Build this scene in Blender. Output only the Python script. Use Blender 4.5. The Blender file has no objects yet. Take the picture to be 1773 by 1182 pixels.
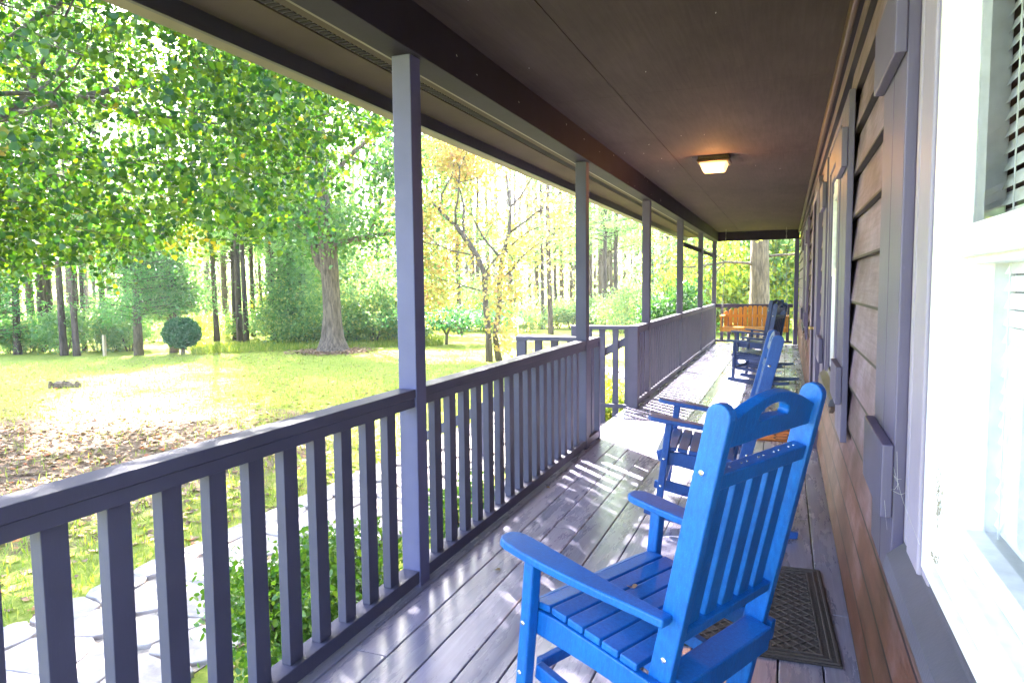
import bpy, bmesh, math, random
import numpy as np
from mathutils import Vector, Matrix
S = bpy.context.scene
COL = S.collection
rad = math.radians
PI = math.pi
rng = np.random.default_rng(7)
random.seed(7)
G = -0.75            # ground level below the deck

# ------------------------------------------------------------------ materials
def mat(name):
    m = bpy.data.materials.new(name); m.use_nodes = True
    nt = m.node_tree; nt.nodes.clear()
    out = nt.nodes.new('ShaderNodeOutputMaterial')
    b = nt.nodes.new('ShaderNodeBsdfPrincipled')
    nt.links.new(b.outputs[0], out.inputs[0])
    return m, nt, b, out
def N(nt, t, **kw):
    n = nt.nodes.new(t)
    for k, v in kw.items():
        if k in n.inputs: n.inputs[k].default_value = v
        else: setattr(n, k, v)
    return n
def coords(nt, scale=(1, 1, 1), kind='Object'):
    tc = N(nt, 'ShaderNodeTexCoord'); mp = N(nt, 'ShaderNodeMapping')
    mp.inputs['Scale'].default_value = scale
    nt.links.new(tc.outputs[kind], mp.inputs[0]); return mp.outputs[0]
def ramp(nt, fac, stops):
    r = N(nt, 'ShaderNodeValToRGB'); e = r.color_ramp.elements
    while len(e) < len(stops): e.new(0.5)
    for i, (p, c) in enumerate(stops):
        e[i].position = p; e[i].color = (*c, 1) if len(c) == 3 else c
    nt.links.new(fac, r.inputs[0]); return r.outputs[0]
def mix(nt, fac, a, b, mode='MIX'):
    m = N(nt, 'ShaderNodeMix', data_type='RGBA', blend_type=mode)
    for sock, v in ((m.inputs[0], fac), (m.inputs[6], a), (m.inputs[7], b)):
        if isinstance(v, bpy.types.NodeSocket): nt.links.new(v, sock)
        elif isinstance(v, (int, float)): sock.default_value = v
        else: sock.default_value = (*v, 1)
    return m.outputs[2]
def noise(nt, vec, scale, detail=4, rough=.55, dist=0):
    n = N(nt, 'ShaderNodeTexNoise'); n.inputs['Scale'].default_value = scale
    n.inputs['Detail'].default_value = detail; n.inputs['Roughness'].default_value = rough
    n.inputs['Distortion'].default_value = dist
    nt.links.new(vec, n.inputs['Vector']); return n.outputs[0]
def bump(nt, bsdf, h, strength=.3, dist=.01):
    b = N(nt, 'ShaderNodeBump'); b.inputs['Strength'].default_value = strength
    b.inputs['Distance'].default_value = dist
    nt.links.new(h, b.inputs['Height']); nt.links.new(b.outputs[0], bsdf.inputs['Normal'])

def painted(name, c, rough=.45, var=.25, sc=3, grain=(30, 30, 2), bs=.25, spec=.5):
    m, nt, b, o = mat(name)
    v = coords(nt)
    n1 = noise(nt, v, sc, 5)
    dark = tuple(x * (1 - var) for x in c); light = tuple(min(1, x * (1 + var)) for x in c)
    col = ramp(nt, n1, [(.3, dark), (.7, light)])
    g = noise(nt, coords(nt, grain), 6, 4)
    n2 = noise(nt, v, 60, 3)
    speck = ramp(nt, n2, [(.72, (0, 0, 0)), (.78, (1, 1, 1))])
    col = mix(nt, mix(nt, .12, (0, 0, 0), speck, 'MIX'), col, tuple(min(1, x * 2.2) for x in c))
    nt.links.new(col, b.inputs['Base Color'])
    b.inputs['Roughness'].default_value = rough
    b.inputs['Specular IOR Level'].default_value = spec
    bump(nt, b, g, bs, .002)
    return m
M = {}
M['paint'] = painted('grey_paint', (.072, .068, .108), .58, .14, spec=.22)
M['shutterpaint'] = painted('shutter_paint', (.10, .082, .15), .5, .15)
M['beam'] = painted('beam_paint', (.024, .019, .032), .7, .2, grain=(30, 2, 30), spec=.12)
M['litpaint'] = painted('lit_grey_paint', (.095, .093, .19), .55, .12, spec=.3)  # lighter copy of the grey paint, flash light mixed into its colour
M['casing'] = painted('lit_casing_paint', (.26, .225, .31), .5, .12)  # trim paint brightened, with flash light on the near window painted in
M['sillpaint'] = painted('sill_paint', (.075, .066, .09), .5, .25)
M['tanpaint'] = painted('tan_trim_paint', (.13, .105, .088), .6, .12, grain=(30, 2, 30))
M['fasciadark'] = painted('dark_fascia_paint', (.034, .03, .05), .5, .12, grain=(30, 2, 30))
M['soffit'] = painted('soffit_paint', (.070, .052, .048), .85, .15, sc=1.5, grain=(8, 8, 8), bs=.1, spec=.1)
M['ventmetal'] = painted('soffit_vent', (.05, .04, .05), .6, .1)

def m_deck():
    m, nt, b, o = mat('deck_paint')
    v = coords(nt)
    geo = N(nt, 'ShaderNodeNewGeometry')
    g = noise(nt, coords(nt, (22, .9, 22)), 3, 8, .6, .8)
    kn = N(nt, 'ShaderNodeTexVoronoi'); kn.inputs['Scale'].default_value = 1
    nt.links.new(coords(nt, (6.0, 1.7, 1)), kn.inputs['Vector'])
    knot = ramp(nt, kn.outputs['Distance'], [(.03, (0, 0, 0)), (.12, (1, 1, 1))])
    col = ramp(nt, g, [(.25, (.25, .238, .345)), (.5, (.32, .305, .43)), (.75, (.42, .40, .54))])
    isl = ramp(nt, geo.outputs['Random Per Island'], [(0, (.78, .78, .80)), (1, (1.12, 1.08, 1.1))])
    col = mix(nt, 1.0, col, isl, 'MULTIPLY')
    worn = ramp(nt, noise(nt, coords(nt, (3, .8, 1)), 1.7, 5, .6), [(.25, (0, 0, 0)), (.9, (.6, .6, .6))])
    col = mix(nt, worn, col, (.20, .185, .22))
    col = mix(nt, .35, col, mix(nt, 1.0, col, knot, 'MULTIPLY'))
    spots = ramp(nt, noise(nt, v, 38, 2), [(.70, (0, 0, 0)), (.74, (1, 1, 1))])
    col = mix(nt, mix(nt, .35, (0, 0, 0), spots), col, (.05, .035, .03))
    nt.links.new(col, b.inputs['Base Color'])
    r = ramp(nt, noise(nt, coords(nt, (4, .7, 1)), 2.3, 8, .7), [(.3, (.22, .22, .22)), (.7, (.34, .34, .34))])
    nt.links.new(r, b.inputs['Roughness'])
    b.inputs['Specular IOR Level'].default_value = .75
    b.inputs['Coat Weight'].default_value = .8; b.inputs['Coat Roughness'].default_value = .22
    hh = mix(nt, .3, g, knot)
    bump(nt, b, hh, .35, .004)
    return m
M['deck'] = m_deck()

def m_siding():
    m, nt, b, o = mat('siding_wood')
    v = coords(nt)
    g = noise(nt, coords(nt, (2, 1.2, 26)), 3, 7, .6, .4)
    geo = N(nt, 'ShaderNodeNewGeometry')
    bl = noise(nt, coords(nt, (1, 1.6, 2.5)), 2.0, 5, .6)
    weathered = ramp(nt, bl, [(.3, (.115, .073, .105)), (.5, (.178, .121, .172)), (.72, (.265, .198, .29))])
    fresh = ramp(nt, bl, [(.3, (.065, .019, .010)), (.55, (.12, .038, .020)), (.75, (.165, .065, .040))])
    sx = N(nt, 'ShaderNodeSeparateXYZ'); nt.links.new(v, sx.inputs[0])
    h = N(nt, 'ShaderNodeMapRange'); h.inputs['From Min'].default_value = .45; h.inputs['From Max'].default_value = 1.05
    nt.links.new(sx.outputs['Z'], h.inputs['Value'])
    hn = N(nt, 'ShaderNodeMath', operation='ADD'); nt.links.new(h.outputs[0], hn.inputs[0])
    nn = N(nt, 'ShaderNodeMath', operation='MULTIPLY_ADD'); nt.links.new(bl, nn.inputs[0]); nn.inputs[1].default_value = 1.2; nn.inputs[2].default_value = -.6
    nt.links.new(nn.outputs[0], hn.inputs[1]); hn.use_clamp = True
    col = mix(nt, hn.outputs[0], fresh, weathered)
    col = mix(nt, .5, col, mix(nt, 1.0, col, ramp(nt, g, [(.3, (.5, .5, .5)), (.7, (1.25, 1.25, 1.25))]), 'MULTIPLY'))
    isl = ramp(nt, geo.outputs['Random Per Island'], [(0, (.8, .78, .78)), (1, (1.15, 1.15, 1.15))])
    col = mix(nt, 1.0, col, isl, 'MULTIPLY')
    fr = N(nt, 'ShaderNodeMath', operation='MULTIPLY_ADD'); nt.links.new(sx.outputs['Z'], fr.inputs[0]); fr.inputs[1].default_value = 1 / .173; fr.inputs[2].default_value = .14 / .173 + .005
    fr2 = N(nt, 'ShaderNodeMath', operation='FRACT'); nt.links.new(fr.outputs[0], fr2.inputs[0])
    edge = ramp(nt, fr2.outputs[0], [(.05, (.10, .08, .09)), (.065, (1, 1, 1))])  # shadow under each lap, painted as a dark line along the board's bottom
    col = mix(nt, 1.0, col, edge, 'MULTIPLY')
    nt.links.new(col, b.inputs['Base Color']); b.inputs['Roughness'].default_value = .6
    bump(nt, b, g, .4, .003)
    return m
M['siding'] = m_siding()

def m_ceiling():
    m, nt, b, o = mat('ceiling_plywood')
    g = noise(nt, coords(nt, (26, 1.3, 1)), 2, 6, .6, .6)
    bl = noise(nt, coords(nt, (1, .5, 1)), 1.6, 9, .68)
    col = ramp(nt, bl, [(.25, (.042, .029, .030)), (.75, (.078, .056, .054))])
    col = mix(nt, .35, col, mix(nt, 1.0, col, ramp(nt, g, [(.3, (.6, .6, .6)), (.7, (1.3, 1.3, 1.3))]), 'MULTIPLY'))
    nt.links.new(col, b.inputs['Base Color']); b.inputs['Roughness'].default_value = .85; b.inputs['Specular IOR Level'].default_value = .08
    bump(nt, b, g, .4, .004)
    return m
M['ceiling'] = m_ceiling()

def plastic(name, c, c2):
    m, nt, b, o = mat(name)
    v = coords(nt)
    n = noise(nt, coords(nt, (1, 1, .35)), 260, 2, .6)
    n2 = noise(nt, v, 4, 4)
    col = ramp(nt, n2, [(.3, c), (.7, c2)])
    fl = ramp(nt, noise(nt, v, 340, 1), [(.66, (0, 0, 0)), (.74, (1, 1, 1))])
    col = mix(nt, mix(nt, .5, (0, 0, 0), fl), col, tuple(min(1, x * 1.7 + .05) for x in c2))
    nt.links.new(col, b.inputs['Base Color'])
    b.inputs['Roughness'].default_value = .42
    mot = ramp(nt, noise(nt, coords(nt, (1, 1, .3)), 95, 4, .7), [(.3, (.72, .74, .80)), (.7, (1.22, 1.2, 1.12))])
    nt.links.new(mix(nt, 1.0, col, mot, 'MULTIPLY'), b.inputs['Base Color'])
    bump(nt, b, n, .55, .0015)
    return m
M['blue'] = plastic('blue_plastic_lumber', (.002, .105, .40), (.004, .145, .52))
M['blue2'] = plastic('mid_blue_plastic_lumber', (.010, .065, .28), (.014, .09, .36))
M['navy'] = plastic('navy_plastic_lumber', (.005, .026, .10), (.007, .036, .14))
def simple(name, c, rough=.5, metal=0, **kw):
    m, nt, b, o = mat(name)
    b.inputs['Base Color'].default_value = (*c, 1)
    b.inputs['Roughness'].default_value = rough; b.inputs['Metallic'].default_value = metal
    n = noise(nt, coords(nt), 25, 4)
    col = ramp(nt, n, [(.3, tuple(x * .85 for x in c)), (.7, tuple(min(1, x * 1.1) for x in c))])
    nt.links.new(col, b.inputs['Base Color'])
    for k, v in kw.items(): b.inputs[k].default_value = v
    return m
M['steel'] = simple('bolt_steel', (.75, .74, .72), .25, 1)
M['bronze'] = simple('bronze_metal', (.10, .06, .045), .4, .7)
M['brass'] = simple('brass', (.62, .42, .14), .3, .9)
M['chain'] = simple('chain_metal', (.25, .24, .23), .45, .8)
M['vinyl'] = simple('white_vinyl', (.80, .80, .82), .35)
M['blind'] = simple('white_blind', (.78, .80, .82), .5)
M['room'] = simple('dark_room', (.05, .055, .07), .8)
M['whitepost'] = simple('weathered_white_wood', (.62, .60, .55), .7)
M['postwood'] = simple('old_post_wood', (.36, .28, .19), .8)
M['mould'] = simple('brown_moulding', (.075, .036, .022), .45)
M['shingle'] = simple('roof_shingle', (.09, .08, .075), .9)
M['dirtspeck'] = simple('mildew', (.28, .25, .2), .9)
M['web'] = simple('cobweb', (.55, .52, .5), .8)
def m_lampglass():
    m, nt, b, o = mat('lamp_glass')
    b.inputs['Base Color'].default_value = (.9, .8, .6, 1); b.inputs['Roughness'].default_value = .3
    b.inputs['Emission Color'].default_value = (1, .60, .20, 1); b.inputs['Emission Strength'].default_value = .14
    return m
M['lampglass'] = m_lampglass()
def m_glass():
    m, nt, b, o = mat('window_glass')
    b.inputs['Base Color'].default_value = (1, 1, 1, 1); b.inputs['Roughness'].default_value = .02
    b.inputs['Transmission Weight'].default_value = 1; b.inputs['IOR'].default_value = 1.45
    nt.nodes.remove(b)
    tr = N(nt, 'ShaderNodeBsdfTransparent'); tr.inputs[0].default_value = (.93, .96, .97, 1)
    gl = N(nt, 'ShaderNodeBsdfGlossy'); gl.inputs['Roughness'].default_value = .02
    fr = N(nt, 'ShaderNodeFresnel'); fr.inputs[0].default_value = 1.3
    mx = N(nt, 'ShaderNodeMixShader')
    nt.links.new(fr.outputs[0], mx.inputs[0]); nt.links.new(tr.outputs[0], mx.inputs[1]); nt.links.new(gl.outputs[0], mx.inputs[2])
    nt.links.new(mx.outputs[0], o.inputs[0])
    return m
M['glass'] = m_glass()
def m_cedar():
    m, nt, b, o = mat('orange_cedar_stain')
    g = noise(nt, coords(nt, (14, 14, 1.5)), 3, 5, .6, .5)
    geo = N(nt, 'ShaderNodeNewGeometry')
    col = ramp(nt, g, [(.3, (.50, .20, .015)), (.7, (.80, .37, .05))])
    nt.links.new(col, b.inputs['Base Color']); b.inputs['Roughness'].default_value = .4
    return m
M['cedar'] = m_cedar()
def m_mat():
    m, nt, b, o = mat('brown_rubber_mat')
    n = noise(nt, coords(nt), 140, 3)
    col = ramp(nt, n, [(.3, (.038, .028, .028)), (.7, (.085, .065, .06))])
    nt.links.new(col, b.inputs['Base Color']); b.inputs['Roughness'].default_value = .8
    bump(nt, b, n, .5, .002)
    return m
M['mat'] = m_mat()
M['matline'] = simple('mat_ridge', (.10, .078, .074), .8)
M['coir'] = painted('orange_coir', (.42, .15, .035), .9, .3, sc=30, grain=(60, 60, 60), bs=.6)
M['coirink'] = simple('coir_ink', (.05, .025, .02), .9)

def bark(name, a, b_, sc=(1, 1, .18), dist=.03, f=16):
    m, nt, b, o = mat(name)
    v = coords(nt, sc)
    n = noise(nt, v, f, 6, .65, .4)
    n2 = noise(nt, coords(nt), 1.6, 4)
    col = ramp(nt, n, [(.34, a), (.66, b_)])
    col = mix(nt, .5, col, mix(nt, 1.0, col, ramp(nt, n2, [(.3, (.7, .7, .7)), (.7, (1.25, 1.22, 1.2))]), 'MULTIPLY'))
    nt.links.new(col, b.inputs['Base Color']); b.inputs['Roughness'].default_value = .9
    bump(nt, b, n, .9, dist)
    return m
M['oakbark'] = bark('oak_bark', (.05, .033, .025), (.19, .138, .108))
M['pinebark'] = bark('pine_bark', (.030, .019, .017), (.115, .08, .07), f=10)
M['darkbark'] = bark('dark_bark', (.045, .035, .03), (.15, .115, .09), f=20)
M['branch'] = bark('smooth_bark', (.035, .028, .022), (.11, .09, .075), f=8)

def leafmat(name, stops, trans=.5, rough=.4, ts=1.6, spec=.5, tb=.35):
    m, nt, b, o = mat(name)
    geo = N(nt, 'ShaderNodeNewGeometry')
    col = ramp(nt, geo.outputs['Random Per Island'], stops)
    nt.links.new(col, b.inputs['Base Color']); b.inputs['Roughness'].default_value = rough
    b.inputs['Specular IOR Level'].default_value = spec
    t = N(nt, 'ShaderNodeBsdfTranslucent')
    tc = mix(nt, 1.0, col, (ts * 1.1, ts * 1.15, ts * tb), 'MULTIPLY')
    nt.links.new(tc, t.inputs[0])
    mx = N(nt, 'ShaderNodeMixShader'); mx.inputs[0].default_value = trans
    nt.links.new(b.outputs[0], mx.inputs[1]); nt.links.new(t.outputs[0], mx.inputs[2])
    nt.links.new(mx.outputs[0], o.inputs[0])
    return m
M['leaf_near'] = leafmat('maple_leaf', [(0, (.012, .046, .014)), (.35, (.022, .070, .014)), (.75, (.058, .115, .013)), (.985, (.10, .15, .014)), (1, (.18, .12, .02))], .54, .30, tb=.22)
M['leaf_turning'] = leafmat('turning_leaf', [(0, (.07, .13, .015)), (.5, (.20, .22, .015)), (1, (.42, .28, .02))], .5)
M['leaf_oak'] = leafmat('oak_leaf', [(0, (.045, .12, .05)), (.6, (.08, .17, .06)), (1, (.14, .22, .06))], .5)
M['leaf_redbud'] = leafmat('yellow_leaf', [(0, (.26, .26, .09)), (.4, (.40, .33, .10)), (.8, (.46, .30, .10)), (1, (.45, .22, .15))], .5, ts=1.1, tb=.6)
M['leaf_yellow'] = leafmat('yellow_green_leaf', [(0, (.16, .27, .05)), (.6, (.32, .37, .05)), (1, (.50, .42, .06))], .5, tb=.6)
M['leaf_wood'] = leafmat('woodland_leaf', [(0, (.09, .18, .08)), (.5, (.16, .26, .11)), (.85, (.27, .33, .10)), (1, (.40, .36, .14))], .5, tb=.8)
M['leaf_cedar'] = leafmat('cedar_needle', [(0, (.04, .14, .06)), (.6, (.075, .21, .085)), (1, (.13, .27, .09))], .5)
M['leaf_pine'] = leafmat('pine_needle', [(0, (.09, .19, .11)), (1, (.17, .28, .13))], .45)
M['leaf_holly'] = leafmat('holly_leaf', [(0, (.03, .11, .06)), (1, (.07, .18, .10))], .35, .25)
M['leaf_azalea'] = leafmat('azalea_leaf', [(0, (.05, .13, .025)), (.6, (.09, .18, .03)), (1, (.17, .25, .04))], .45)
M['leaf_camellia'] = leafmat('camellia_leaf', [(0, (.03, .10, .035)), (1, (.06, .15, .05))], .3, .25)
M['leaf_dead'] = leafmat('fallen_leaf', [(0, (.10, .055, .03)), (.5, (.22, .13, .07)), (.85, (.36, .24, .15)), (.96, (.50, .18, .05)), (1, (.5, .10, .03))], .15, .8, 1.0)
M['leaf_grass'] = leafmat('grass_blade', [(0, (.14, .22, .03)), (.6, (.26, .32, .05)), (1, (.42, .38, .10))], .4, .6, 1.3)
M['needle_under'] = leafmat('pine_straw', [(0, (.18, .10, .06)), (1, (.36, .22, .14))], .1, .9, 1)

def m_lawn():
    m, nt, b, o = mat('lawn')
    v = coords(nt)
    n = noise(nt, v, 9, 8, .7)
    big = noise(nt, v, .35, 5, .6)
    fine = noise(nt, v, 45, 5, .7)
    grass = ramp(nt, n, [(.3, (.17, .22, .035)), (.55, (.30, .33, .06)), (.75, (.42, .40, .13))])
    litter = ramp(nt, fine, [(.32, (.09, .05, .032)), (.5, (.21, .135, .095)), (.68, (.38, .28, .215))])
    # bare leafy patch under the near tree and along the path
    sx = N(nt, 'ShaderNodeVectorMath', operation='DISTANCE'); nt.links.new(v, sx.inputs[0]); sx.inputs[1].default_value = (-9.5, 5.6, G)
    mr = N(nt, 'ShaderNodeMapRange'); mr.inputs['From Min'].default_value = 2.4; mr.inputs['From Max'].default_value = 5.5
    mr.inputs['To Min'].default_value = .24; mr.inputs['To Max'].default_value = -.14
    nt.links.new(sx.outputs['Value'], mr.inputs['Value'])
    add = N(nt, 'ShaderNodeMath', operation='ADD'); nt.links.new(mr.outputs[0], add.inputs[0]); nt.links.new(noise(nt, v, 1.1, 7, .7), add.inputs[1])
    f = ramp(nt, add.outputs[0], [(.50, (0, 0, 0)), (.66, (1, 1, 1))])
    col = mix(nt, f, grass, litter)
    col = mix(nt, 1.0, col, ramp(nt, big, [(.3, (.85, .85, .85)), (.7, (1.15, 1.12, 1.1))]), 'MULTIPLY')
    nt.links.new(col, b.inputs['Base Color']); b.inputs['Roughness'].default_value = .95
    b.inputs['Specular IOR Level'].default_value = .1
    bump(nt, b, fine, .8, .03)
    return m
M['lawn'] = m_lawn()
def m_stone():
    m, nt, b, o = mat('flagstone')
    geo = N(nt, 'ShaderNodeNewGeometry')
    n = noise(nt, coords(nt), 6, 6, .65)
    col = ramp(nt, n, [(.3, (.24, .20, .18)), (.5, (.36, .31, .29)), (.7, (.46, .41, .38))])
    col = mix(nt, 1.0, col, ramp(nt, geo.outputs['Random Per Island'], [(0, (.8, .78, .76)), (1, (1.1, 1.06, 1.05))]), 'MULTIPLY')
    nt.links.new(col, b.inputs['Base Color']); b.inputs['Roughness'].default_value = .85
    bump(nt, b, n, .5, .01)
    return m
M['stone'] = m_stone()
M['mulch'] = painted('path_bed_soil', (.30, .24, .19), .95, .4, sc=25, grain=(10, 10, 10), bs=.8)
M['rotten'] = bark('rotten_wood', (.07, .045, .03), (.24, .17, .12), (1, 1, 1), .03, 12)

# ------------------------------------------------------------------ mesh helpers
class MB:
    def __init__(s): s.v = []; s.f = []
    def add(s, vs, fs):
        o = len(s.v); s.v += [tuple(map(float, p)) for p in vs]; s.f += [tuple(i + o for i in f) for f in fs]; return s
    def box(s, a, b):
        x0, y0, z0 = a; x1, y1, z1 = b
        return s.add([(x0, y0, z0), (x1, y0, z0), (x1, y1, z0), (x0, y1, z0), (x0, y0, z1), (x1, y0, z1), (x1, y1, z1), (x0, y1, z1)],
                     [(0, 3, 2, 1), (4, 5, 6, 7), (0, 1, 5, 4), (1, 2, 6, 5), (2, 3, 7, 6), (3, 0, 4, 7)])
    def prism(s, poly, a, b, axis='x'):
        # poly: 2D outline; extruded from a to b along axis
        n = len(poly)
        def p(q, t):
            if axis == 'x': return (t, q[0], q[1])
            if axis == 'y': return (q[0], t, q[1])
            return (q[0], q[1], t)
        vs = [p(q, a) for q in poly] + [p(q, b) for q in poly]
        fs = [tuple(range(n))[::-1], tuple(range(n, 2 * n))] + [(i, (i + 1) % n, n + (i + 1) % n, n + i) for i in range(n)]
        return s.add(vs, fs)
    def bar(s, p, q, w, h, up=(0, 0, 1)):
        p = Vector(p); q = Vector(q); d = (q - p).normalized(); u = Vector(up)
        r = d.cross(u).normalized(); u = r.cross(d)
        vs = [c + r * sx * w / 2 + u * sz * h / 2 for c in (p, q) for sx, sz in ((-1, -1), (1, -1), (1, 1), (-1, 1))]
        return s.add(vs, [(0, 1, 2, 3), (7, 6, 5, 4), (0, 4, 5, 1), (1, 5, 6, 2), (2, 6, 7, 3), (3, 7, 4, 0)])
    def tube(s, pts, rs, n=8, jit=0):
        pts = [Vector(p) for p in pts]; vs = []; fs = []
        ref = Vector((.3, .9, .1)).normalized()
        for i, p in enumerate(pts):
            d = (pts[min(i + 1, len(pts) - 1)] - pts[max(i - 1, 0)]).normalized()
            r = d.cross(ref)
            if r.length < .1: r = d.cross(Vector((1, 0, 0)))
            r.normalize(); u = d.cross(r)
            for k in range(n):
                a = 2 * PI * k / n; rr = rs[i] * (1 + (random.random() - .5) * jit)
                vs.append(p + (r * math.cos(a) + u * math.sin(a)) * rr)
        for i in range(len(pts) - 1):
            for k in range(n):
                fs.append((i * n + k, i * n + (k + 1) % n, (i + 1) * n + (k + 1) % n, (i + 1) * n + k))
        fs.append(tuple(range(n))[::-1]); fs.append(tuple(range(len(vs) - n, len(vs))))
        return s.add(vs, fs)
    def cyl(s, p, q, r, n=12): return s.tube([p, q], [r, r], n)
    def torus(s, c, R, r, rot, n=8, k=5, sx=1.0):
        vs = []; fs = []
        for i in range(n):
            a = 2 * PI * i / n
            for j in range(k):
                b = 2 * PI * j / k
                p = Vector(((R + r * math.cos(b)) * math.cos(a), r * math.sin(b), (R + r * math.cos(b)) * math.sin(a) * sx))
                vs.append(Vector(c) + rot @ p)
        for i in range(n):
            for j in range(k):
                fs.append((i * k + j, i * k + (j + 1) % k, ((i + 1) % n) * k + (j + 1) % k, ((i + 1) % n) * k + j))
        return s.add(vs, fs)
    def build(s, name, m, parent=None, bevel=0, smooth=False, seg=2, **tags):
        me = bpy.data.meshes.new(name); me.from_pydata(s.v, [], s.f)
        if len(s.f) > 1:
            bm = bmesh.new(); bm.from_mesh(me); bmesh.ops.recalc_face_normals(bm, faces=bm.faces); bm.to_mesh(me); bm.free()
        me.materials.append(m if not isinstance(m, str) else M[m])
        if smooth: me.polygons.foreach_set('use_smooth', [True] * len(me.polygons))
        o = bpy.data.objects.new(name, me); COL.objects.link(o)
        if parent: o.parent = parent
        if bevel:
            b = o.modifiers.new('bevel', 'BEVEL'); b.width = bevel; b.segments = seg; b.limit_method = 'ANGLE'; b.angle_limit = rad(40)
            b.harden_normals = False
        tag(o, **tags)
        return o
def tag(o, label=None, cat=None, group=None, kind=None):
    if label: o['label'] = label
    if cat: o['category'] = cat
    if group: o['group'] = group
    if kind: o['kind'] = kind
    return o
def empty(name, loc=(0, 0, 0), rz=0, **tags):
    o = bpy.data.objects.new(name, None); COL.objects.link(o); o.location = loc; o.rotation_euler = (0, 0, rz)
    o.empty_display_size = .1
    return tag(o, **tags)
def copy_tree(o, parent=None, kids=None):
    if kids is None:
        kids = {}
        for x in bpy.data.objects:
            if x.parent: kids.setdefault(x.parent.name, []).append(x)
    c = o.copy(); COL.objects.link(c); c.parent = parent
    for ch in kids.get(o.name, []): copy_tree(ch, c, kids)
    return c

# leaves: numpy builder. P positions (n,3), size, orientation random around a preferred normal
SHAPES = {
 'oval': [(0, 0), (.30, .30), (.26, .72), (0, 1), (-.26, .72), (-.30, .30)],
 'wide': [(0, 0), (.46, .22), (.40, .62), (0, 1), (-.40, .62), (-.46, .22)],
 'slim': [(0, 0), (.13, .3), (.11, .7), (0, 1), (-.11, .7), (-.13, .3)],
 'needle': [(0, 0), (.05, .3), (.045, .7), (0, 1), (-.045, .7), (-.05, .3)],
}
def leaf_mesh(name, P, size, m, shape='oval', updir=.5, droop=.3, sizevar=.35, fold=.25, dirs=None):
    n = len(P); sh = np.array(SHAPES[shape])
    sz = size * (1 + (rng.random(n) - .5) * 2 * sizevar)
    nrm = rng.normal(size=(n, 3)); nrm /= np.linalg.norm(nrm, axis=1)[:, None]
    nrm = nrm * (1 - updir) + np.array([0, 0, 1]) * updir
    nrm /= np.linalg.norm(nrm, axis=1)[:, None]
    d = rng.normal(size=(n, 3)) if dirs is None else dirs + rng.normal(size=(n, 3)) * .35
    d[:, 2] -= droop
    d -= (d * nrm).sum(1)[:, None] * nrm; d /= np.linalg.norm(d, axis=1)[:, None] + 1e-9
    r = np.cross(d, nrm)
    V = np.zeros((n, 6, 3))
    for i, (a, b) in enumerate(sh):
        lift = fold * abs(a) - .12 * b * b
        V[:, i] = P + sz[:, None] * (r * a + d * b + nrm * lift)
    V = V.reshape(-1, 3)
    base = (np.arange(n) * 6)[:, None]
    F = np.concatenate([base + np.array([[0, 1, 2, 3]]), base + np.array([[0, 3, 4, 5]])], axis=1).reshape(-1)
    me = bpy.data.meshes.new(name)
    me.vertices.add(n * 6); me.vertices.foreach_set('co', V.astype(np.float32).reshape(-1))
    me.loops.add(n * 8); me.loops.foreach_set('vertex_index', F.astype(np.int32))
    me.polygons.add(n * 2); me.polygons.foreach_set('loop_start', np.arange(n * 2, dtype=np.int32) * 4)
    me.update(calc_edges=True)
    me.materials.append(M[m])
    return me
def leaf_obj(name, P, size, m, parent=None, **kw):
    tags = {k: kw.pop(k) for k in list(kw) if k in ('label', 'cat', 'group', 'kind')}
    me = leaf_mesh(name, np.asarray(P, float), size, m, **kw)
    o = bpy.data.objects.new(name, me); COL.objects.link(o); o.parent = parent
    return tag(o, **tags)

# ------------------------------------------------------------------ camera, world, sun
cam = bpy.data.cameras.new('camera'); co = bpy.data.objects.new('camera', cam); COL.objects.link(co)
yaw, pitch, roll = .3725, -.0781, -.0097
d = Vector((-math.sin(yaw) * math.cos(pitch), math.cos(yaw) * math.cos(pitch), math.sin(pitch)))
r = Vector((math.cos(yaw), math.sin(yaw), 0)); u = r.cross(d)
r2 = r * math.cos(roll) + u * math.sin(roll); u2 = -r * math.sin(roll) + u * math.cos(roll)
co.matrix_world = Matrix(((r2.x, u2.x, -d.x, 0), (r2.y, u2.y, -d.y, 0), (r2.z, u2.z, -d.z, 1.3245), (0, 0, 0, 1)))
cam.sensor_width = 36; cam.lens = 36 * 1214.27 / 1773; cam.clip_start = .05; cam.clip_end = 600
S.camera = co
SUN = Vector((-.82, .82, 1)).normalized()
sl = bpy.data.lights.new('sun', 'SUN'); so = bpy.data.objects.new('sun', sl); COL.objects.link(so)
so.rotation_euler = SUN.to_track_quat('Z', 'Y').to_euler(); sl.energy = 5; sl.angle = rad(.53); sl.color = (1, .95, .86)
w = bpy.data.worlds.new('World'); S.world = w; w.use_nodes = True
nt = w.node_tree; bg = nt.nodes['Background']
sky = nt.nodes.new('ShaderNodeTexSky'); sky.sky_type = 'NISHITA'; sky.sun_disc = False
sky.sun_elevation = math.asin(SUN.z); sky.sun_rotation = math.atan2(SUN.x, SUN.y)
sky.air_density = 1.0; sky.dust_density = 2.5
nt.links.new(sky.outputs[0], bg.inputs[0]); bg.inputs[1].default_value = .15
S.view_settings.view_transform = 'Standard'; S.view_settings.look = 'None'
S.view_settings.exposure = 4.15; S.view_settings.gamma = 1
S.cycles.max_bounces = 10; S.cycles.diffuse_bounces = 5; S.cycles.transparent_max_bounces = 12
S.cycles.sample_clamp_indirect = 8

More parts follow.
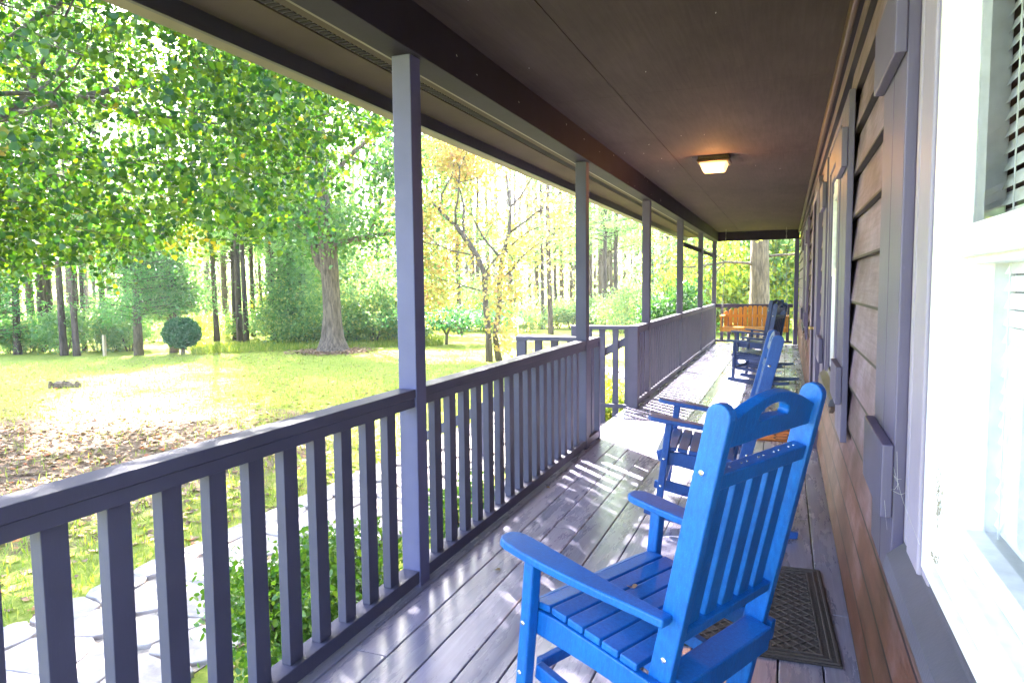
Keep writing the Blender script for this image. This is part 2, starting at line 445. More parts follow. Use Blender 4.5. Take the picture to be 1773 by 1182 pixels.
# ------------------------------------------------------------------ ground, path
def ground():
    nx = 120; xs = np.linspace(-110, 70, nx); ys = np.linspace(-30, 120, nx)
    X, Y = np.meshgrid(xs, ys)
    dist = np.hypot(X + 3, Y - 6)
    Z = G + 0.02 * np.sin(X * .21) * np.cos(Y * .17) * np.clip((dist - 8) / 20, 0, 1) * 5 + np.clip(dist - 45, 0, 200) * .02
    me = bpy.data.meshes.new('lawn'); V = np.stack([X, Y, Z], -1).reshape(-1, 3)
    F = [(j * nx + i, j * nx + i + 1, (j + 1) * nx + i + 1, (j + 1) * nx + i) for j in range(nx - 1) for i in range(nx - 1)]
    me.from_pydata(V.tolist(), [], F); me.materials.append(M['lawn'])
    me.polygons.foreach_set('use_smooth', [True] * len(F))
    o = bpy.data.objects.new('lawn', me); COL.objects.link(o); tag(o, kind='structure')
def gz(x, y):
    dist = math.hypot(x + 3, y - 6)
    return G + .1 * math.sin(x * .21) * math.cos(y * .17) * min(max((dist - 8) / 20, 0), 1) + max(dist - 45, 0) * .02
ground()
MB().box((-1.62, -.4, -.9), (-1.6, 16.6, -.03)).build('deck_skirt', 'beam', kind='structure')
b = MB(); b.box((-4.38, -3, G - .05), (-2.95, 17, G + .006)); b.build('path_bed', 'mulch', kind='structure')
def path():
    # irregular flags: jittered grid cells shrunk
    mb = MB(); nx, ny = 4, 48; x0, x1, y0, y1 = -4.42, -2.92, -3, 17
    gp = {}
    for i in range(nx + 1):
        for j in range(ny + 1):
            gp[i, j] = Vector((x0 + (x1 - x0) * i / nx + (random.random() - .5) * .26 * (0 < i < nx), y0 + (y1 - y0) * j / ny + (random.random() - .5) * .22, 0))
    for i in range(nx):
        for j in range(ny):
            c4 = [gp[i, j], gp[i + 1, j], gp[i + 1, j + 1], gp[i, j + 1]]
            pts = []
            for k in range(4):
                a, bb = c4[k], c4[(k + 1) % 4]
                pts.append(a.lerp(bb, .18)); pts.append(a.lerp(bb, .5) + Vector(((random.random() - .5) * .05, (random.random() - .5) * .05, 0))); pts.append(a.lerp(bb, .82))
            c = sum(pts, Vector()) / len(pts)
            pts = [c + (p - c) * .975 for p in pts]
            h = G + .03 + random.random() * .012
            mb.prism([(p.x, p.y) for p in pts], G - .02, h, 'z')
    mb.build('flagstone_path', 'stone', bevel=.008, kind='structure')
path()

# ------------------------------------------------------------------ deck
PX = -1.483          # inner face of posts
PW = .089
D1 = 2.655; SP = 2.778
posts_y = [D1 + k * SP for k in range(6)]
YEND = posts_y[5]
deck = MB(); x = -1.607; i = 0
joints = {0: [5.3, 11.2], 1: [2.1, 8.3, 13.4], 2: [6.4, 11.2], 3: [3.6, 9.3, 15], 4: [7.9, 12.7], 5: [1.0, 5.6, 10.2], 6: [4.0, 9.1, 14.2], 7: [7.2, 12.4], 8: [2.48, 6.2, 11.4], 9: [4.9, 10.2], 10: [1.9, 7.6, 13], 11: [4.2, 9.9], 12: [3, 8, 13]}
while x < .262:
    x1 = x + .1405
    ys = [-.4] + joints.get(i % 13, []) + [YEND + .09]
    for a, c in zip(ys[:-1], ys[1:]):
        deck.box((x, a + .0015, -.03), (min(x1, .30), c - .0015, 0))
    x += .1462; i += 1
deck.build('porch_floor', 'deck', bevel=.003, kind='structure')
MB().box((-1.598, -.4, -.2), (.3, YEND + .08, -.045)).build('floor_joists', 'beam', kind='structure')

# ------------------------------------------------------------------ posts
order = ['nearest tall grey porch post, the one in the middle of the view', 'second tall grey porch post, just before the stair opening', 'third grey porch post, just past the stair opening',
         'fourth grey porch post along the far railing', 'fifth grey porch post along the far railing', 'sixth grey porch post, at the far corner of the porch']
for k, y in enumerate(posts_y):
    b = MB(); b.box((PX - PW, y, .001), (PX, y + PW, 2.299))
    b.build('porch_post', 'litpaint' if k == 0 else 'paint', bevel=.004, label=order[k], cat='post', group='square porch posts')
b = MB(); b.box((PX - PW, -.3, .001), (PX, -.3 + PW, 2.299))
b.build('porch_post', 'litpaint', bevel=.004, label='grey porch post behind the camera, out of view', cat='post', group='square porch posts')
b = MB(); b.box((.16, YEND, .001), (.245, YEND + PW, 2.299)); b.build('porch_post', 'litpaint', bevel=.004, label='half hidden post against the wall at the far end of the railing', cat='post')

# ------------------------------------------------------------------ railings
RT = .885
def rail(y0, y1, label, first=None, n=None, sp=.159):
    e = empty('railing', (0, y0, 0), label=label, cat='railing', group='grey porch railings')
    L = y1 - y0
    xi = PX - .004
    MB().box((xi - .088, 0.001, RT - .038), (xi, L - .001, RT)).build('top_rail', 'paint', e, bevel=.003)
    MB().box((xi - .072, 0.001, RT - .079), (xi - .006, L - .001, RT - .0395)).build('sub_rail', 'paint', e, bevel=.002)
    MB().box((xi - .082, 0.001, .020), (xi, L - .001, .076)).build('bottom_rail', 'paint', e, bevel=.003)
    m = n or max(1, int(round(L / sp)) - 1)
    step = L / (m + 1)
    st = first if first is not None else step - .035
    for i in range(m):
        y = st + i * (sp if first is not None else step)
        bb = MB(); j0 = random.gauss(0, .0015); j1 = random.gauss(0, .0015); w_j = random.gauss(0, .0008)
        bb.add([(xi - .058, y + j0, .0765), (xi - .022, y + j0, .0765), (xi - .022, y + j0 + .066 + w_j, .0765), (xi - .058, y + j0 + .066 + w_j, .0765),
                (xi - .058, y + j1, RT - .0795), (xi - .022, y + j1, RT - .0795), (xi - .022, y + j1 + .066 + w_j, RT - .0795), (xi - .058, y + j1 + .066 + w_j, RT - .0795)],
               [(0, 3, 2, 1), (4, 5, 6, 7), (0, 1, 5, 4), (1, 2, 6, 5), (2, 3, 7, 6), (3, 0, 4, 7)])
        bb.build('baluster', 'paint', e, bevel=.002)
    return e
rail(.0, D1, 'nearest porch railing, running from the left edge of the view to the first post', first=1.02 - 5 * .159, n=15)
rail(D1 + PW, posts_y[1], 'porch railing between the first and second posts', n=16)
rail(posts_y[1] + PW, 5.86, 'short railing stub just past the second post, ending at the stair opening', n=2)
rail(7.60, posts_y[2], 'short railing stub between the stair opening and the third post', n=3)
rail(posts_y[2] + PW, posts_y[3], 'far porch railing between the third and fourth posts', n=16)
rail(posts_y[3] + PW, posts_y[4], 'far porch railing between the fourth and fifth posts', n=16)
rail(posts_y[4] + PW, posts_y[5], 'far porch railing between the fifth and last posts', n=16)
# end railing across the far end
e = empty('railing', (PX, YEND, 0), label='end railing crossing the porch behind the orange swing', cat='railing', group='grey porch railings')
L = 1.63
MB().box((.002, 0, RT - .038), (L, .088, RT)).build('top_rail', 'paint', e, bevel=.003)
MB().box((.002, .01, RT - .079), (L, .075, RT - .0395)).build('sub_rail', 'paint', e, bevel=.002)
MB().box((.002, 0, .020), (L, .082, .076)).build('bottom_rail', 'paint', e, bevel=.003)
for i in range(10):
    MB().box((.10 + i * .155, .02, .0765), (.166 + i * .155, .056, RT - .0795)).build('baluster', 'paint', e, bevel=.002)
# newels at the stair opening
b = MB(); b.box((PX - .086, 5.862, .001), (PX - .002, 5.90, RT - .002)); b.build('newel_post', 'paint', bevel=.003, label='flat end board closing the railing stub before the stair opening', cat='newel post')
b = MB(); b.box((PX - .098, 7.50, .001), (PX + .004, 7.598, RT + .004)); b.build('newel_post', 'paint', bevel=.003, label='square newel post on the far side of the stair opening', cat='newel post')
# upper brace bar between the last posts
b = MB(); b.box((PX - .065, posts_y[3] + PW, 1.93), (PX - .025, posts_y[4], 1.995)); b.box((PX - .065, posts_y[4] + PW, 1.93), (PX - .025, posts_y[5], 1.995))
M['dull'] = simple('dull_dark_paint', (.03, .028, .045), .95)
M['dull'].node_tree.nodes['Principled BSDF'].inputs['Specular IOR Level'].default_value = .05
b.build('brace_rail', 'dull', bevel=.003, label='thin horizontal bar high up between the last three posts', cat='brace rail')
# stair rails
def stair_rail(y, label):
    e = empty('stair_railing', (PX - PW, y, 0), label=label, cat='stair railing', group='railings beside the porch steps')
    MB().box((-.66, 0, RT - .038), (-.004, .085, RT)).build('top_rail', 'paint', e, bevel=.003)
    for i, x in enumerate((-.66, -.505, -.355, -.205, -.070)):
        w = .066 if i else .088
        MB().box((x, .01 if i == 0 else .0635, -.25 - (.35 if i == 0 else 0)), (x + w, .055 if i == 0 else .098, RT - .0395)).build('newel' if i == 0 else 'baluster', 'paint', e, bevel=.002)
    MB().box((-.611, .022, -.02), (-.004, .060, .02)).build('bottom_rail', 'paint', e, bevel=.002)
    f = MB(); f.bar((-.02, .12, .735), (-1.82, .12, -.20), .038, .085); f.build('handrail', 'paint', e, bevel=.003)
    MB().box((-1.86, .10, G - .02), (-1.77, .14, -.12)).build('newel', 'paint', e, bevel=.003)
    return e
stair_rail(5.80, 'nearer stair railing, jutting out to the lawn beyond the second post')
stair_rail(7.52, 'farther stair railing, jutting out to the lawn beside the third post')
e = empty('porch_steps', (-1.62, 5.92, G), label='grey wooden steps going down from the deck to the flagstone path', cat='steps')
for k in range(3):
    z = -.19 * (k + 1) - G
    MB().box((-.30 * (k + 1) - .02, .0, z - .035), (-.30 * k - .002, 1.56, z)).build('tread', 'paint', e, bevel=.003)
    MB().box((-.30 * k - .03, .03, z + .001), (-.30 * k - .012, 1.53, z + .150)).build('riser', 'paint', e)
for y in (.001, 1.541):
    MB().prism([(-.001, -.05 - G), (-1.0, -.65 - G), (-1.0, -.02), (-.75, -.02), (-.001, .4)], y, y + .018, 'y').build('stringer', 'paint', e)

# ------------------------------------------------------------------ house
house = empty('house', (0, 0, 0), label='wooden house along the right side of the porch, with brown lap siding and shutters', cat='house')
WX = .262
YH0, YH1 = -1.2, 16.72
wins = [(.36, 1.585, .80, 2.14), (3.68, 4.78, .80, 2.14), (9.6, 10.8, .80, 2.14)]
doors = [(6.12, 7.10, 0, 2.12)]
opens = [(a - .0, c + .0, z0, z1) for a, c, z0, z1 in wins] + doors
sid = MB(); zz = -.14; lap = .173
while zz < 2.5:
    z0 = zz; z1 = min(zz + lap + .012, 2.505)
    segs = [(YH0, YH1)]
    for a, c, o0, o1 in opens:
        if z1 > o0 + .03 and z0 < o1 - .03:
            ns = []
            for s0, s1 in segs:
                if c <= s0 or a >= s1: ns.append((s0, s1))
                else:
                    if a > s0: ns.append((s0, a))
                    if c < s1: ns.append((c, s1))
            segs = ns
    for s0, s1 in segs:
        # split long boards at random joints
        ys = [s0]
        while s1 - ys[-1] > 3.6: ys.append(ys[-1] + 1.8 + random.random() * 1.6)
        ys.append(s1)
        for y0, y1 in zip(ys[:-1], ys[1:]):
            sid.add([(WX - .012, y0, z0), (WX - .012, y1, z0), (WX + .012, y1, z1), (WX + .012, y0, z1), (WX + .02, y0, z0 + .004), (WX + .02, y1, z0 + .004), (WX + .035, y1, z1), (WX + .035, y0, z1)],
                    [(0, 1, 2, 3), (4, 7, 6, 5), (0, 4, 5, 1), (3, 2, 6, 7), (0, 3, 7, 4), (1, 5, 6, 2)])
    zz += lap
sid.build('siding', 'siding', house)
w_ = MB(); w_.box((.62, YH0, G), (7, YH1, 2.6)); w_.box((.31, YH1 - .3, G), (.62, YH1, 2.6)); w_.box((.31, YH0, G), (.62, YH0 + .3, 2.6)); w_.build('wall', 'room', house)
MB().box((.24, YH1 - .1, .0), (.262 - .013, YH1 + .01, 2.49)).build('corner_board', 'mould', house)
MB().box((.225, YH0, 2.43), (.249, YH1 - .11, 2.4985)).build('ceiling_trim', 'mould', house, bevel=.006)
# ceiling panels with seams
c = MB(); xs_ = [(-1.455, -.992), (-.988, .228)]; ys_ = [-.28, 1.98, 4.42, 6.86, 9.30, 11.74, 14.18, YEND + .02]
for a, b2 in xs_:
    for y0, y1 in zip(ys_[:-1], ys_[1:]): c.box((a, y0 + .0015, 2.5), (b2, y1 - .0015, 2.512))
c.build('ceiling', 'ceiling', house, bevel=.001)
BY0, BY1 = -.3, YEND + .12
MB().box((-1.455 - .022, BY0, 2.297), (-1.455, BY1, 2.54)).build('beam_facing', 'beam', house, bevel=.003)
MB().box((-1.595, BY0, 2.301), (-1.479, BY1, 2.52)).build('beam', 'beam', house, bevel=.003)
MB().box((-1.613, BY0, 2.306), (-1.597, BY1, 2.52)).build('beam_trim', 'tanpaint', house)
MB().box((-1.45, YEND + .005, 2.297), (.25, YEND + .10, 2.499)).build('end_beam', 'beam', house, bevel=.003)
EY0, EY1 = -.35, 18.3  # porch roof cut short behind the camera, shaped to let fill light in
s = MB(); s.box((-1.985, EY0, 2.504), (-1.615, EY1, 2.516)); s.box((-2.334, EY0, 2.504), (-2.06, EY1, 2.516)); s.build('soffit', 'soffit', house)
v_ = MB(); v_.box((-2.058, EY0, 2.512), (-1.987, EY1, 2.52)); v_.build('soffit_vent', 'ventmetal', house)
v_ = MB(); y = EY0
while y < EY1: v_.box((-2.05, y, 2.506), (-1.995, y + .018, 2.511)); y += .036
v_.build('vent_louvres', 'beam', house)
f_ = MB(); f_.box((-2.36, EY0, 2.42), (-2.336, EY1, 2.56)); f_.build('fascia', 'fasciadark', house, bevel=.002)
f_ = MB(); f_.box((-2.475, EY0, 2.432), (-2.362, EY1, 2.55)); f_.build('gutter', 'tanpaint', house, bevel=.01)
rf = MB(); rf.add([(-2.5, EY0, 2.58), (-2.5, EY1, 2.58), (3.6, EY1, 5.0), (3.6, EY0, 5.0), (-2.5, EY0, 2.64), (-2.5, EY1, 2.64), (3.6, EY1, 5.08), (3.6, EY0, 5.08)], [(0, 1, 2, 3), (4, 7, 6, 5), (0, 4, 5, 1), (1, 5, 6, 2), (3, 2, 6, 7), (0, 3, 7, 4)])
rf.add([(3.6, EY0, 5.0), (3.6, EY1, 5.0), (9, EY1, 2.8), (9, EY0, 2.8), (3.6, EY0, 5.08), (3.6, EY1, 5.08), (9, EY1, 2.88), (9, EY0, 2.88)], [(0, 1, 2, 3), (4, 7, 6, 5), (0, 4, 5, 1), (1, 5, 6, 2), (3, 2, 6, 7), (0, 3, 7, 4)])
rf.build('roof', 'shingle', house)
gb = MB()
gb.prism([(-1.5, 2.53), (7, 2.53), (3.6, 4.98), (-1.5, 2.98)], YH1 - .05, YH1 + .02, 'y'); gb.prism([(-1.5, 2.53), (7, 2.53), (3.6, 4.98), (-1.5, 2.98)], EY0 + .1, EY0 + .16, 'y')
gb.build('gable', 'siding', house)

def window(y0, y1, z0, z1, near=False):
    w = MB()
    # grey casing: outer thin moulding lines, flat, inner step
    def frame(mb, x0, x1, a, c, b0, b1, wd, bottom=True):
        mb.box((x0, a, b0), (x1, a + wd, b1)); mb.box((x0, c - wd, b0), (x1, c, b1)); mb.box((x0, a + wd + .0005, b1 - wd), (x1, c - wd - .0005, b1))
        if bottom: mb.box((x0, a + wd + .0005, b0), (x1, c - wd - .0005, b0 + wd))
    frame(w, .232, .30, y0, y1, z0, z1, .03, False)
    frame(w, .238, .30, y0 + .0305, y1 - .0305, z0, z1 - .0305, .035, False)
    frame(w, .228, .30, y0 + .066, y1 - .066, z0, z1 - .066, .115, False)
    frame(w, .236, .30, y0 + .1815, y1 - .1815, z0, z1 - .1815, .05, False)
    wo = w.build('window', 'casing' if near else 'shutterpaint', house, bevel=.004)
    a, c, b0, b1 = y0 + .232, y1 - .232, z0 + .035, z1 - .232
    # sill
    s = MB(); s.prism([(.198, .735), (.205, .765), (.240, .795), (.240, .828), (.30, .828), (.30, .735)], y0 - .02 + .0, y1 + .02, 'y')
    s.v = [(p[0], p[1], p[2] - .80 + z0) for p in s.v]
    s.build('sill', 'sillpaint', wo, bevel=.003)
    ap = MB(); ap.prism([(.205, .70), (.222, .70), (.232, .715), (.232, .734), (.212, .734)], y0, y1, 'y'); ap.v = [(p[0], p[1], p[2] - .80 + z0) for p in ap.v]
    ap.build('apron_moulding', 'mould', wo, bevel=.003)
    fr = MB()
    frame(fr, .226 if near else .250, .30, a, c, b0, b1, .022); frame(fr, .236 if near else .256, .31, a + .0225, c - .0225, b0 + .0225, b1 - .0225, .05)
    fr.build('frame', 'vinyl', wo, bevel=.003)
    a2, c2, m0, m1 = a + .073, c - .073, b0 + .073, b1 - .073; mid = 1.375
    sl_ = MB(); frame(sl_, .262, .318, a2, c2, m0, mid + .012, .035); sl_.build('lower_sash', 'vinyl', wo, bevel=.003)
    su = MB(); frame(su, .243, .261, a2, c2, mid - .012, m1, .045); su.build('upper_sash', 'vinyl', wo, bevel=.003)
    for gx, ga, gc, g0, g1 in ((.290, a2 + .03, c2 - .03, m0 + .03, mid), (.2575, a2 + .04, c2 - .04, mid + .02, m1 - .04)):
        MB().add([(gx, ga, g0), (gx, gc, g0), (gx, gc, g1), (gx, ga, g1)], [(3, 2, 1, 0)]).build('glass', 'glass', wo)
    bl = MB(); z = m0 + .02
    while z < m1 - .03:
        bl.add([(.303, a2 - .02, z), (.303, c2 + .02, z), (.312, c2 + .02, z + .022), (.312, a2 - .02, z + .022), (.3036, a2 - .02, z + .0005), (.3036, c2 + .02, z + .0005), (.3126, c2 + .02, z + .0225), (.3126, a2 - .02, z + .0225)],
               [(0, 1, 2, 3), (4, 7, 6, 5), (0, 4, 5, 1), (3, 2, 6, 7)])
        z += .0255
    for yy in (a2 + .07, c2 - .07, (a2 + c2) / 2): bl.box((.3005, yy - .002, m0), (.302, yy + .002, m1))
    bl.build('blind', 'blind', wo)
    return wo
for w in wins: window(*w, near=w is wins[0])
def shutter(y0, y1, z0=.655, z1=2.11):
    s = MB(); h = (y1 - y0) / 2 - .002
    s.box((.224, y0, z0), (.2485, y0 + h, z1)); s.box((.224, y1 - h, z0), (.2485, y1, z1))
    so_ = s.build('shutter', 'shutterpaint', house, bevel=.003)
    for a, c in ((.815, .975), (1.80, 1.96)):
        MB().box((.200, y0 - .004, a), (.2235, y1 + .004, c)).build('batten', 'shutterpaint', so_, bevel=.003)
for a, c in ((1.69, 2.055), (3.22, 3.585), (4.87, 5.235), (9.10, 9.46), (10.92, 11.28)): shutter(a, c)
# door
dr = MB(); dr.box((.255, 6.17, .03), (.295, 7.05, 2.07)); do = dr.build('door', 'shutterpaint', house, bevel=.003)
f = MB(); f.box((.225, 6.06, .0), (.30, 6.165, 2.12)); f.box((.225, 7.055, .0), (.30, 7.16, 2.12)); f.box((.225, 6.1655, 2.075), (.30, 7.0545, 2.18)); f.build('door_frame', 'shutterpaint', do, bevel=.004)
MB().box((.225, 6.1655, .001), (.30, 7.0545, .028)).build('threshold', 'brass', do)
pn = MB()
for y0, y1 in ((6.27, 6.57), (6.65, 6.95)):
    for z0, z1 in ((.15, .85), (1.0, 1.9)): pn.box((.249, y0, z0), (.2545, y1, z1))
pn.build('door_panel', 'shutterpaint', do, bevel=.003)
sd = MB(); sd.box((.215, 6.165, .03), (.223, 6.20, 2.07)); sd.box((.215, 7.02, .03), (.223, 7.055, 2.07)); sd.box((.215, 6.2005, 2.03), (.223, 7.0195, 2.07)); sd.box((.215, 6.2005, .03), (.223, 7.0195, .2)); sd.build('storm_door_frame', 'casing', do, bevel=.002)
hd = MB(); hd.cyl((.255, 6.26, .96), (.185, 6.26, .96), .012); hd.cyl((.187, 6.26, .96), (.187, 6.38, .96), .010); hd.box((.248, 6.235, .86), (.2545, 6.285, 1.06)); hd.build('handle', 'brass', do, bevel=.002)
# cobwebs and mildew on the near window trim
def web(name, pts, r=.0007, parent=None, **kw):
    mb = MB()
    for p in pts: mb.tube(p, [r] * len(p), 4)
    return mb.build(name, 'web', parent, **kw)
wp = []
for k in range(7):
    a = Vector((.205 + random.random() * .02, 1.60 + random.random() * .09, .80 + random.random() * .22))
    b2 = a + Vector((random.uniform(0, .03), random.uniform(-.1, .03), random.uniform(-.09, .05)))
    wp.append([a, (a + b2) / 2 + Vector((0, 0, -random.random() * .01)), b2])
wp.append([(.222, 1.68, .93), (.225, 1.55, .89), (.226, 1.37, .868)])
web('cobweb', wp, .00028, house)
ms = MB()
for k in range(70):
    cy = 1.285 + rng.normal() * .014; cz = .975 + rng.normal() * .022; rr = .001 + random.random() * .003
    ms.tube([(.2358, cy, cz), (.2352, cy, cz)], [rr, rr * .6], 6)
for k in range(40):
    cy = 1.30 + rng.normal() * .02; cz = .868 + abs(rng.normal()) * .008; rr = .001 + random.random() * .0022
    ms.tube([(.2358, cy, cz), (.2352, cy, cz)], [rr, rr * .6], 6)
ms.build('mildew', 'dirtspeck', house, kind='stuff')
# flecks on beam and ceiling
fl = MB()
for k in range(34):
    y = random.uniform(1.2, 9); kx = random.random()
    if kx < .5: p = (-1.4545, y, random.uniform(2.31, 2.49)); q = (-1.452, y + .003, p[2] - random.uniform(.002, .012))
    else: p = (random.uniform(-1.4, .1), y, 2.4995); q = (p[0] + random.uniform(-.004, .004), y, 2.494)
    fl.tube([p, q], [.0018, .0012], 5)
fl.build('specks', 'web', house, kind='stuff')

# ------------------------------------------------------------------ ceiling light
e = empty('ceiling_light', (-.645, 6.84, 2.4995), label='lit square bronze flush light on the porch ceiling', cat='ceiling light')
b = MB(); b.box((-.135, -.115, -.03), (.135, .115, 0)); b.box((-.145, -.125, -.055), (.145, .125, -.031)); b.build('base', 'bronze', e, bevel=.006)
gs = MB(); t, q = -.0555, -.135
gs.add([(-.125, -.105, t), (.125, -.105, t), (.125, .105, t), (-.125, .105, t), (-.095, -.075, q), (.095, -.075, q), (.095, .075, q), (-.095, .075, q)], [(0, 3, 2, 1), (4, 5, 6, 7), (0, 1, 5, 4), (1, 2, 6, 5), (2, 3, 7, 6), (3, 0, 4, 7)])
gs.build('glass_shade', 'lampglass', e, bevel=.012, seg=3)
fn = MB()
for sx, sy in ((1, 1), (1, -1), (-1, 1), (-1, -1)): fn.cyl((sx * .128, sy * .108, -.056), (sx * .128, sy * .108, -.068), .007, 8)
fn.build('screw', 'brass', e)
pl = bpy.data.lights.new('porch_bulb', 'POINT'); po = bpy.data.objects.new('porch_bulb', pl); COL.objects.link(po)
po.location = (-.645, 6.79, 2.33); pl.energy = 2.0; pl.color = (1, .42, .10); pl.shadow_soft_size = .05

# ------------------------------------------------------------------ rocking chair
def make_chair(m, label):
    R = empty('rocking_chair', (0, 0, 0), label=label, cat='rocking chair', group='slatted rocking chairs on the porch')
    # local axes: +y is the way the sitter faces, x lateral, z up
    W = .257; DZ = .0975
    prof = [(.205, .303, -.62), (.150, .327, -.14), (.086, .331, .02), (.022, .330, .02), (-.042, .329, .02), (-.106, .327, .02), (-.170, .325, .02)]
    for i, (yc, zc, an) in enumerate(prof):
        hw = .0285; c_, s_ = math.cos(an), math.sin(an)
        pts = []
        for a, b2 in ((-hw, -.011), (hw, -.011), (hw, .011), (-hw, .011)):
            pts.append((yc + a * c_ - b2 * s_, zc + a * s_ + b2 * c_))
        x0 = W + .028
        MB().prism(pts, -x0, x0).build('seat_slat', m, R, bevel=.004)
    for sx in (-1, 1):
        MB().prism([(.225, .285), (.165, .310), (.09, .317), (-.06, .316), (-.30, .312), (-.30, .245), (-.06, .245), (.16, .235), (.215, .25)], sx * (W + .006), sx * (W + .034)).build('seat_rail', m, R, bevel=.004)
        leg = MB().prism([(.146, .062 - DZ), (.186, .062 - DZ), (.203, .482), (.163, .482)], sx * (W + .0345), sx * (W + .074)).build('front_leg', m, R, bevel=.006)
        p0 = (-.224, .065 - DZ); p1 = (-.315, 1.04)
        dx, dz = p1[0] - p0[0], p1[1] - p0[1]; ll = math.hypot(dx, dz); ux, uz = dx / ll, dz / ll; nx, nz = uz, -ux
        hw = .033; pts = [(p0[0] - nx * hw, p0[1] - nz * hw), (p0[0] + nx * hw, p0[1] + nz * hw)]
        for k in range(9):
            a = PI * k / 8
            pts.append((p1[0] + (nx * math.cos(a) + ux * math.sin(a)) * hw, p1[1] + (nz * math.cos(a) + uz * math.sin(a)) * hw))
        post = MB().prism(pts, sx * (W + .005), sx * (W - .027)).build('back_post', m, R, bevel=.005, seg=3)
        cx = .311
        plan = [(cx - .046, .262), (cx - .040, .286), (cx - .024, .302), (cx, .308), (cx + .024, .302), (cx + .042, .286), (cx + .049, .262), (cx + .051, .19), (cx + .046, .10), (cx + .036, .0), (cx + .022, -.10), (cx + .006, -.19), (cx - .004, -.272),
                (cx - .046, -.272), (cx - .042, -.16), (cx - .043, -.03), (cx - .046, .08), (cx - .048, .18)]
        MB().prism([(sx * a, b2) for a, b2 in plan], .4825, .508, 'z').build('arm', m, R, bevel=.006, seg=3)
        rp = []
        for k in range(17):
            yy = -.60 + .845 * k / 16; rp.append((yy, (yy + .03) ** 2 * .22 + .001 - DZ))
        top = [(yy, zz_ + .038 + .026 * (1 - min(1, abs(yy + .13) / .48) ** 2)) for yy, zz_ in rp][::-1]
        MB().prism(rp + top, sx * (W + .034), sx * (W + .004)).build('rocker', m, R, bevel=.005)
        MB().prism([(.149, .094), (-.19, .075), (-.19, .120), (.149, .140)], sx * (W + .034), sx * (W + .006)).build('side_stretcher', m, R, bevel=.004)
        def bolt(par, xx, yy, zz2):
            MB().tube([(sx * xx, yy, zz2), (sx * (xx + .003), yy, zz2), (sx * (xx + .005), yy, zz2)], [.0075, .0075, .004], 10).build('bolt', 'steel', par)
        bolt(leg, W + .074, .180, .275); bolt(leg, W + .074, .174, .115)
        bolt(post, W + .005, -.294, .895); bolt(post, W + .005, -.262, .375)
    MB().box((-W - .004, .152, .098), (W + .004, .176, .138)).build('front_stretcher', m, R, bevel=.004)
    p0 = Vector((0, -.232, .065)); p1 = Vector((0, -.315, 1.04)); uu = (p1 - p0).normalized(); nn = Vector((0, uu.z, -uu.y))
    def bp(x, t, s_): q = p0 + uu * t + nn * s_; return (x, q.y, q.z)
    def board(name, outline, s0, s1, hole=None):
        mb = MB(); n = len(outline)
        if hole is None:
            vs = [bp(a, t, s0) for a, t in outline] + [bp(a, t, s1) for a, t in outline]
            mb.add(vs, [tuple(range(n))[::-1], tuple(range(n, 2 * n))] + [(i, (i + 1) % n, n + (i + 1) % n, n + i) for i in range(n)])
        else:
            vs = [bp(a, t, s0) for a, t in outline] + [bp(a, t, s1) for a, t in outline] + [bp(a, t, s0) for a, t in hole] + [bp(a, t, s1) for a, t in hole]
            fs = []
            for i in range(n):
                j = (i + 1) % n
                fs += [(i, j, n + j, n + i), (2 * n + j, 2 * n + i, 3 * n + i, 3 * n + j), (j, i, 2 * n + i, 2 * n + j), (n + i, n + j, 3 * n + j, 3 * n + i)]
            mb.add(vs, fs)
        return mb.build(name, m, R, bevel=.004)
    wi = W - .0275
    T = .985
    nn_ = 40; out = []; hole = []
    hy = T - .030
    def boundary(a):
        dx, dz = math.cos(a), math.sin(a); lo, hi = 0, .6
        def inside(x, t):
            return abs(x) <= wi and t >= T - .090 and t <= T - .028 + .058 * math.cos(min(1, abs(x) / wi) * PI / 2)
        for _ in range(40):
            mid = (lo + hi) / 2
            if inside(dx * mid, hy + dz * mid): lo = mid
            else: hi = mid
        return (dx * lo, hy + dz * lo)
    angs = [2 * PI * k / nn_ for k in range(nn_)]
    for cx_, cz_ in ((wi, -.060), (-wi, -.060), (wi, .002), (-wi, .002)):
        a = math.atan2(cz_, cx_) % (2 * PI); k = min(range(nn_), key=lambda q: abs(angs[q] - a)); angs[k] = a
    angs = sorted(set(angs)); 
    for a in angs:
        out.append(boundary(a))
        ca, sa = math.cos(a), math.sin(a); ex = 1 / (abs(ca / .080) ** 3 + abs(sa / .0185) ** 3) ** (1 / 3)
        hx = ca * ex; hole.append((hx, hy + sa * ex + .014 * (1 - (hx / .080) ** 2)))
    board('head_rail', out, -.016, .016, hole)
    ur = board('upper_back_rail', [(-wi, T - .195), (wi, T - .195), (wi, T - .152), (-wi, T - .152)], -.026, .016)
    board('lower_back_rail', [(-wi, .36), (wi, .36), (wi, .392), (-wi, .392)], -.026, .016)
    for k in range(5):
        x = -.172 + k * .086
        board('back_slat', [(x - .029, .3925), (x + .029, .3925), (x + .029, T - .1955), (x - .029, T - .1955)], -.012, .012)
    MB().box((-W + .029, -.318, .240), (W - .029, -.232, .318)).build('rear_apron', m, R, bevel=.006)
    for k in range(5):
        for dd in (-.014, .014):
            p = Vector(bp(-.172 + k * .086 + dd, T - .152, -.006)); MB().tube([p, p + uu * .0015], [.0035, .003], 6).build('screw', 'steel', ur)
    return R
c1 = make_chair('blue', 'nearest bright blue rocking chair, seen from behind its slatted back')
def kidmap():
    kids = {}
    for x_ in bpy.data.objects:
        if x_.parent: kids.setdefault(x_.parent.name, []).append(x_)
    return kids
kids = kidmap()
c1.scale = (.933,) * 3
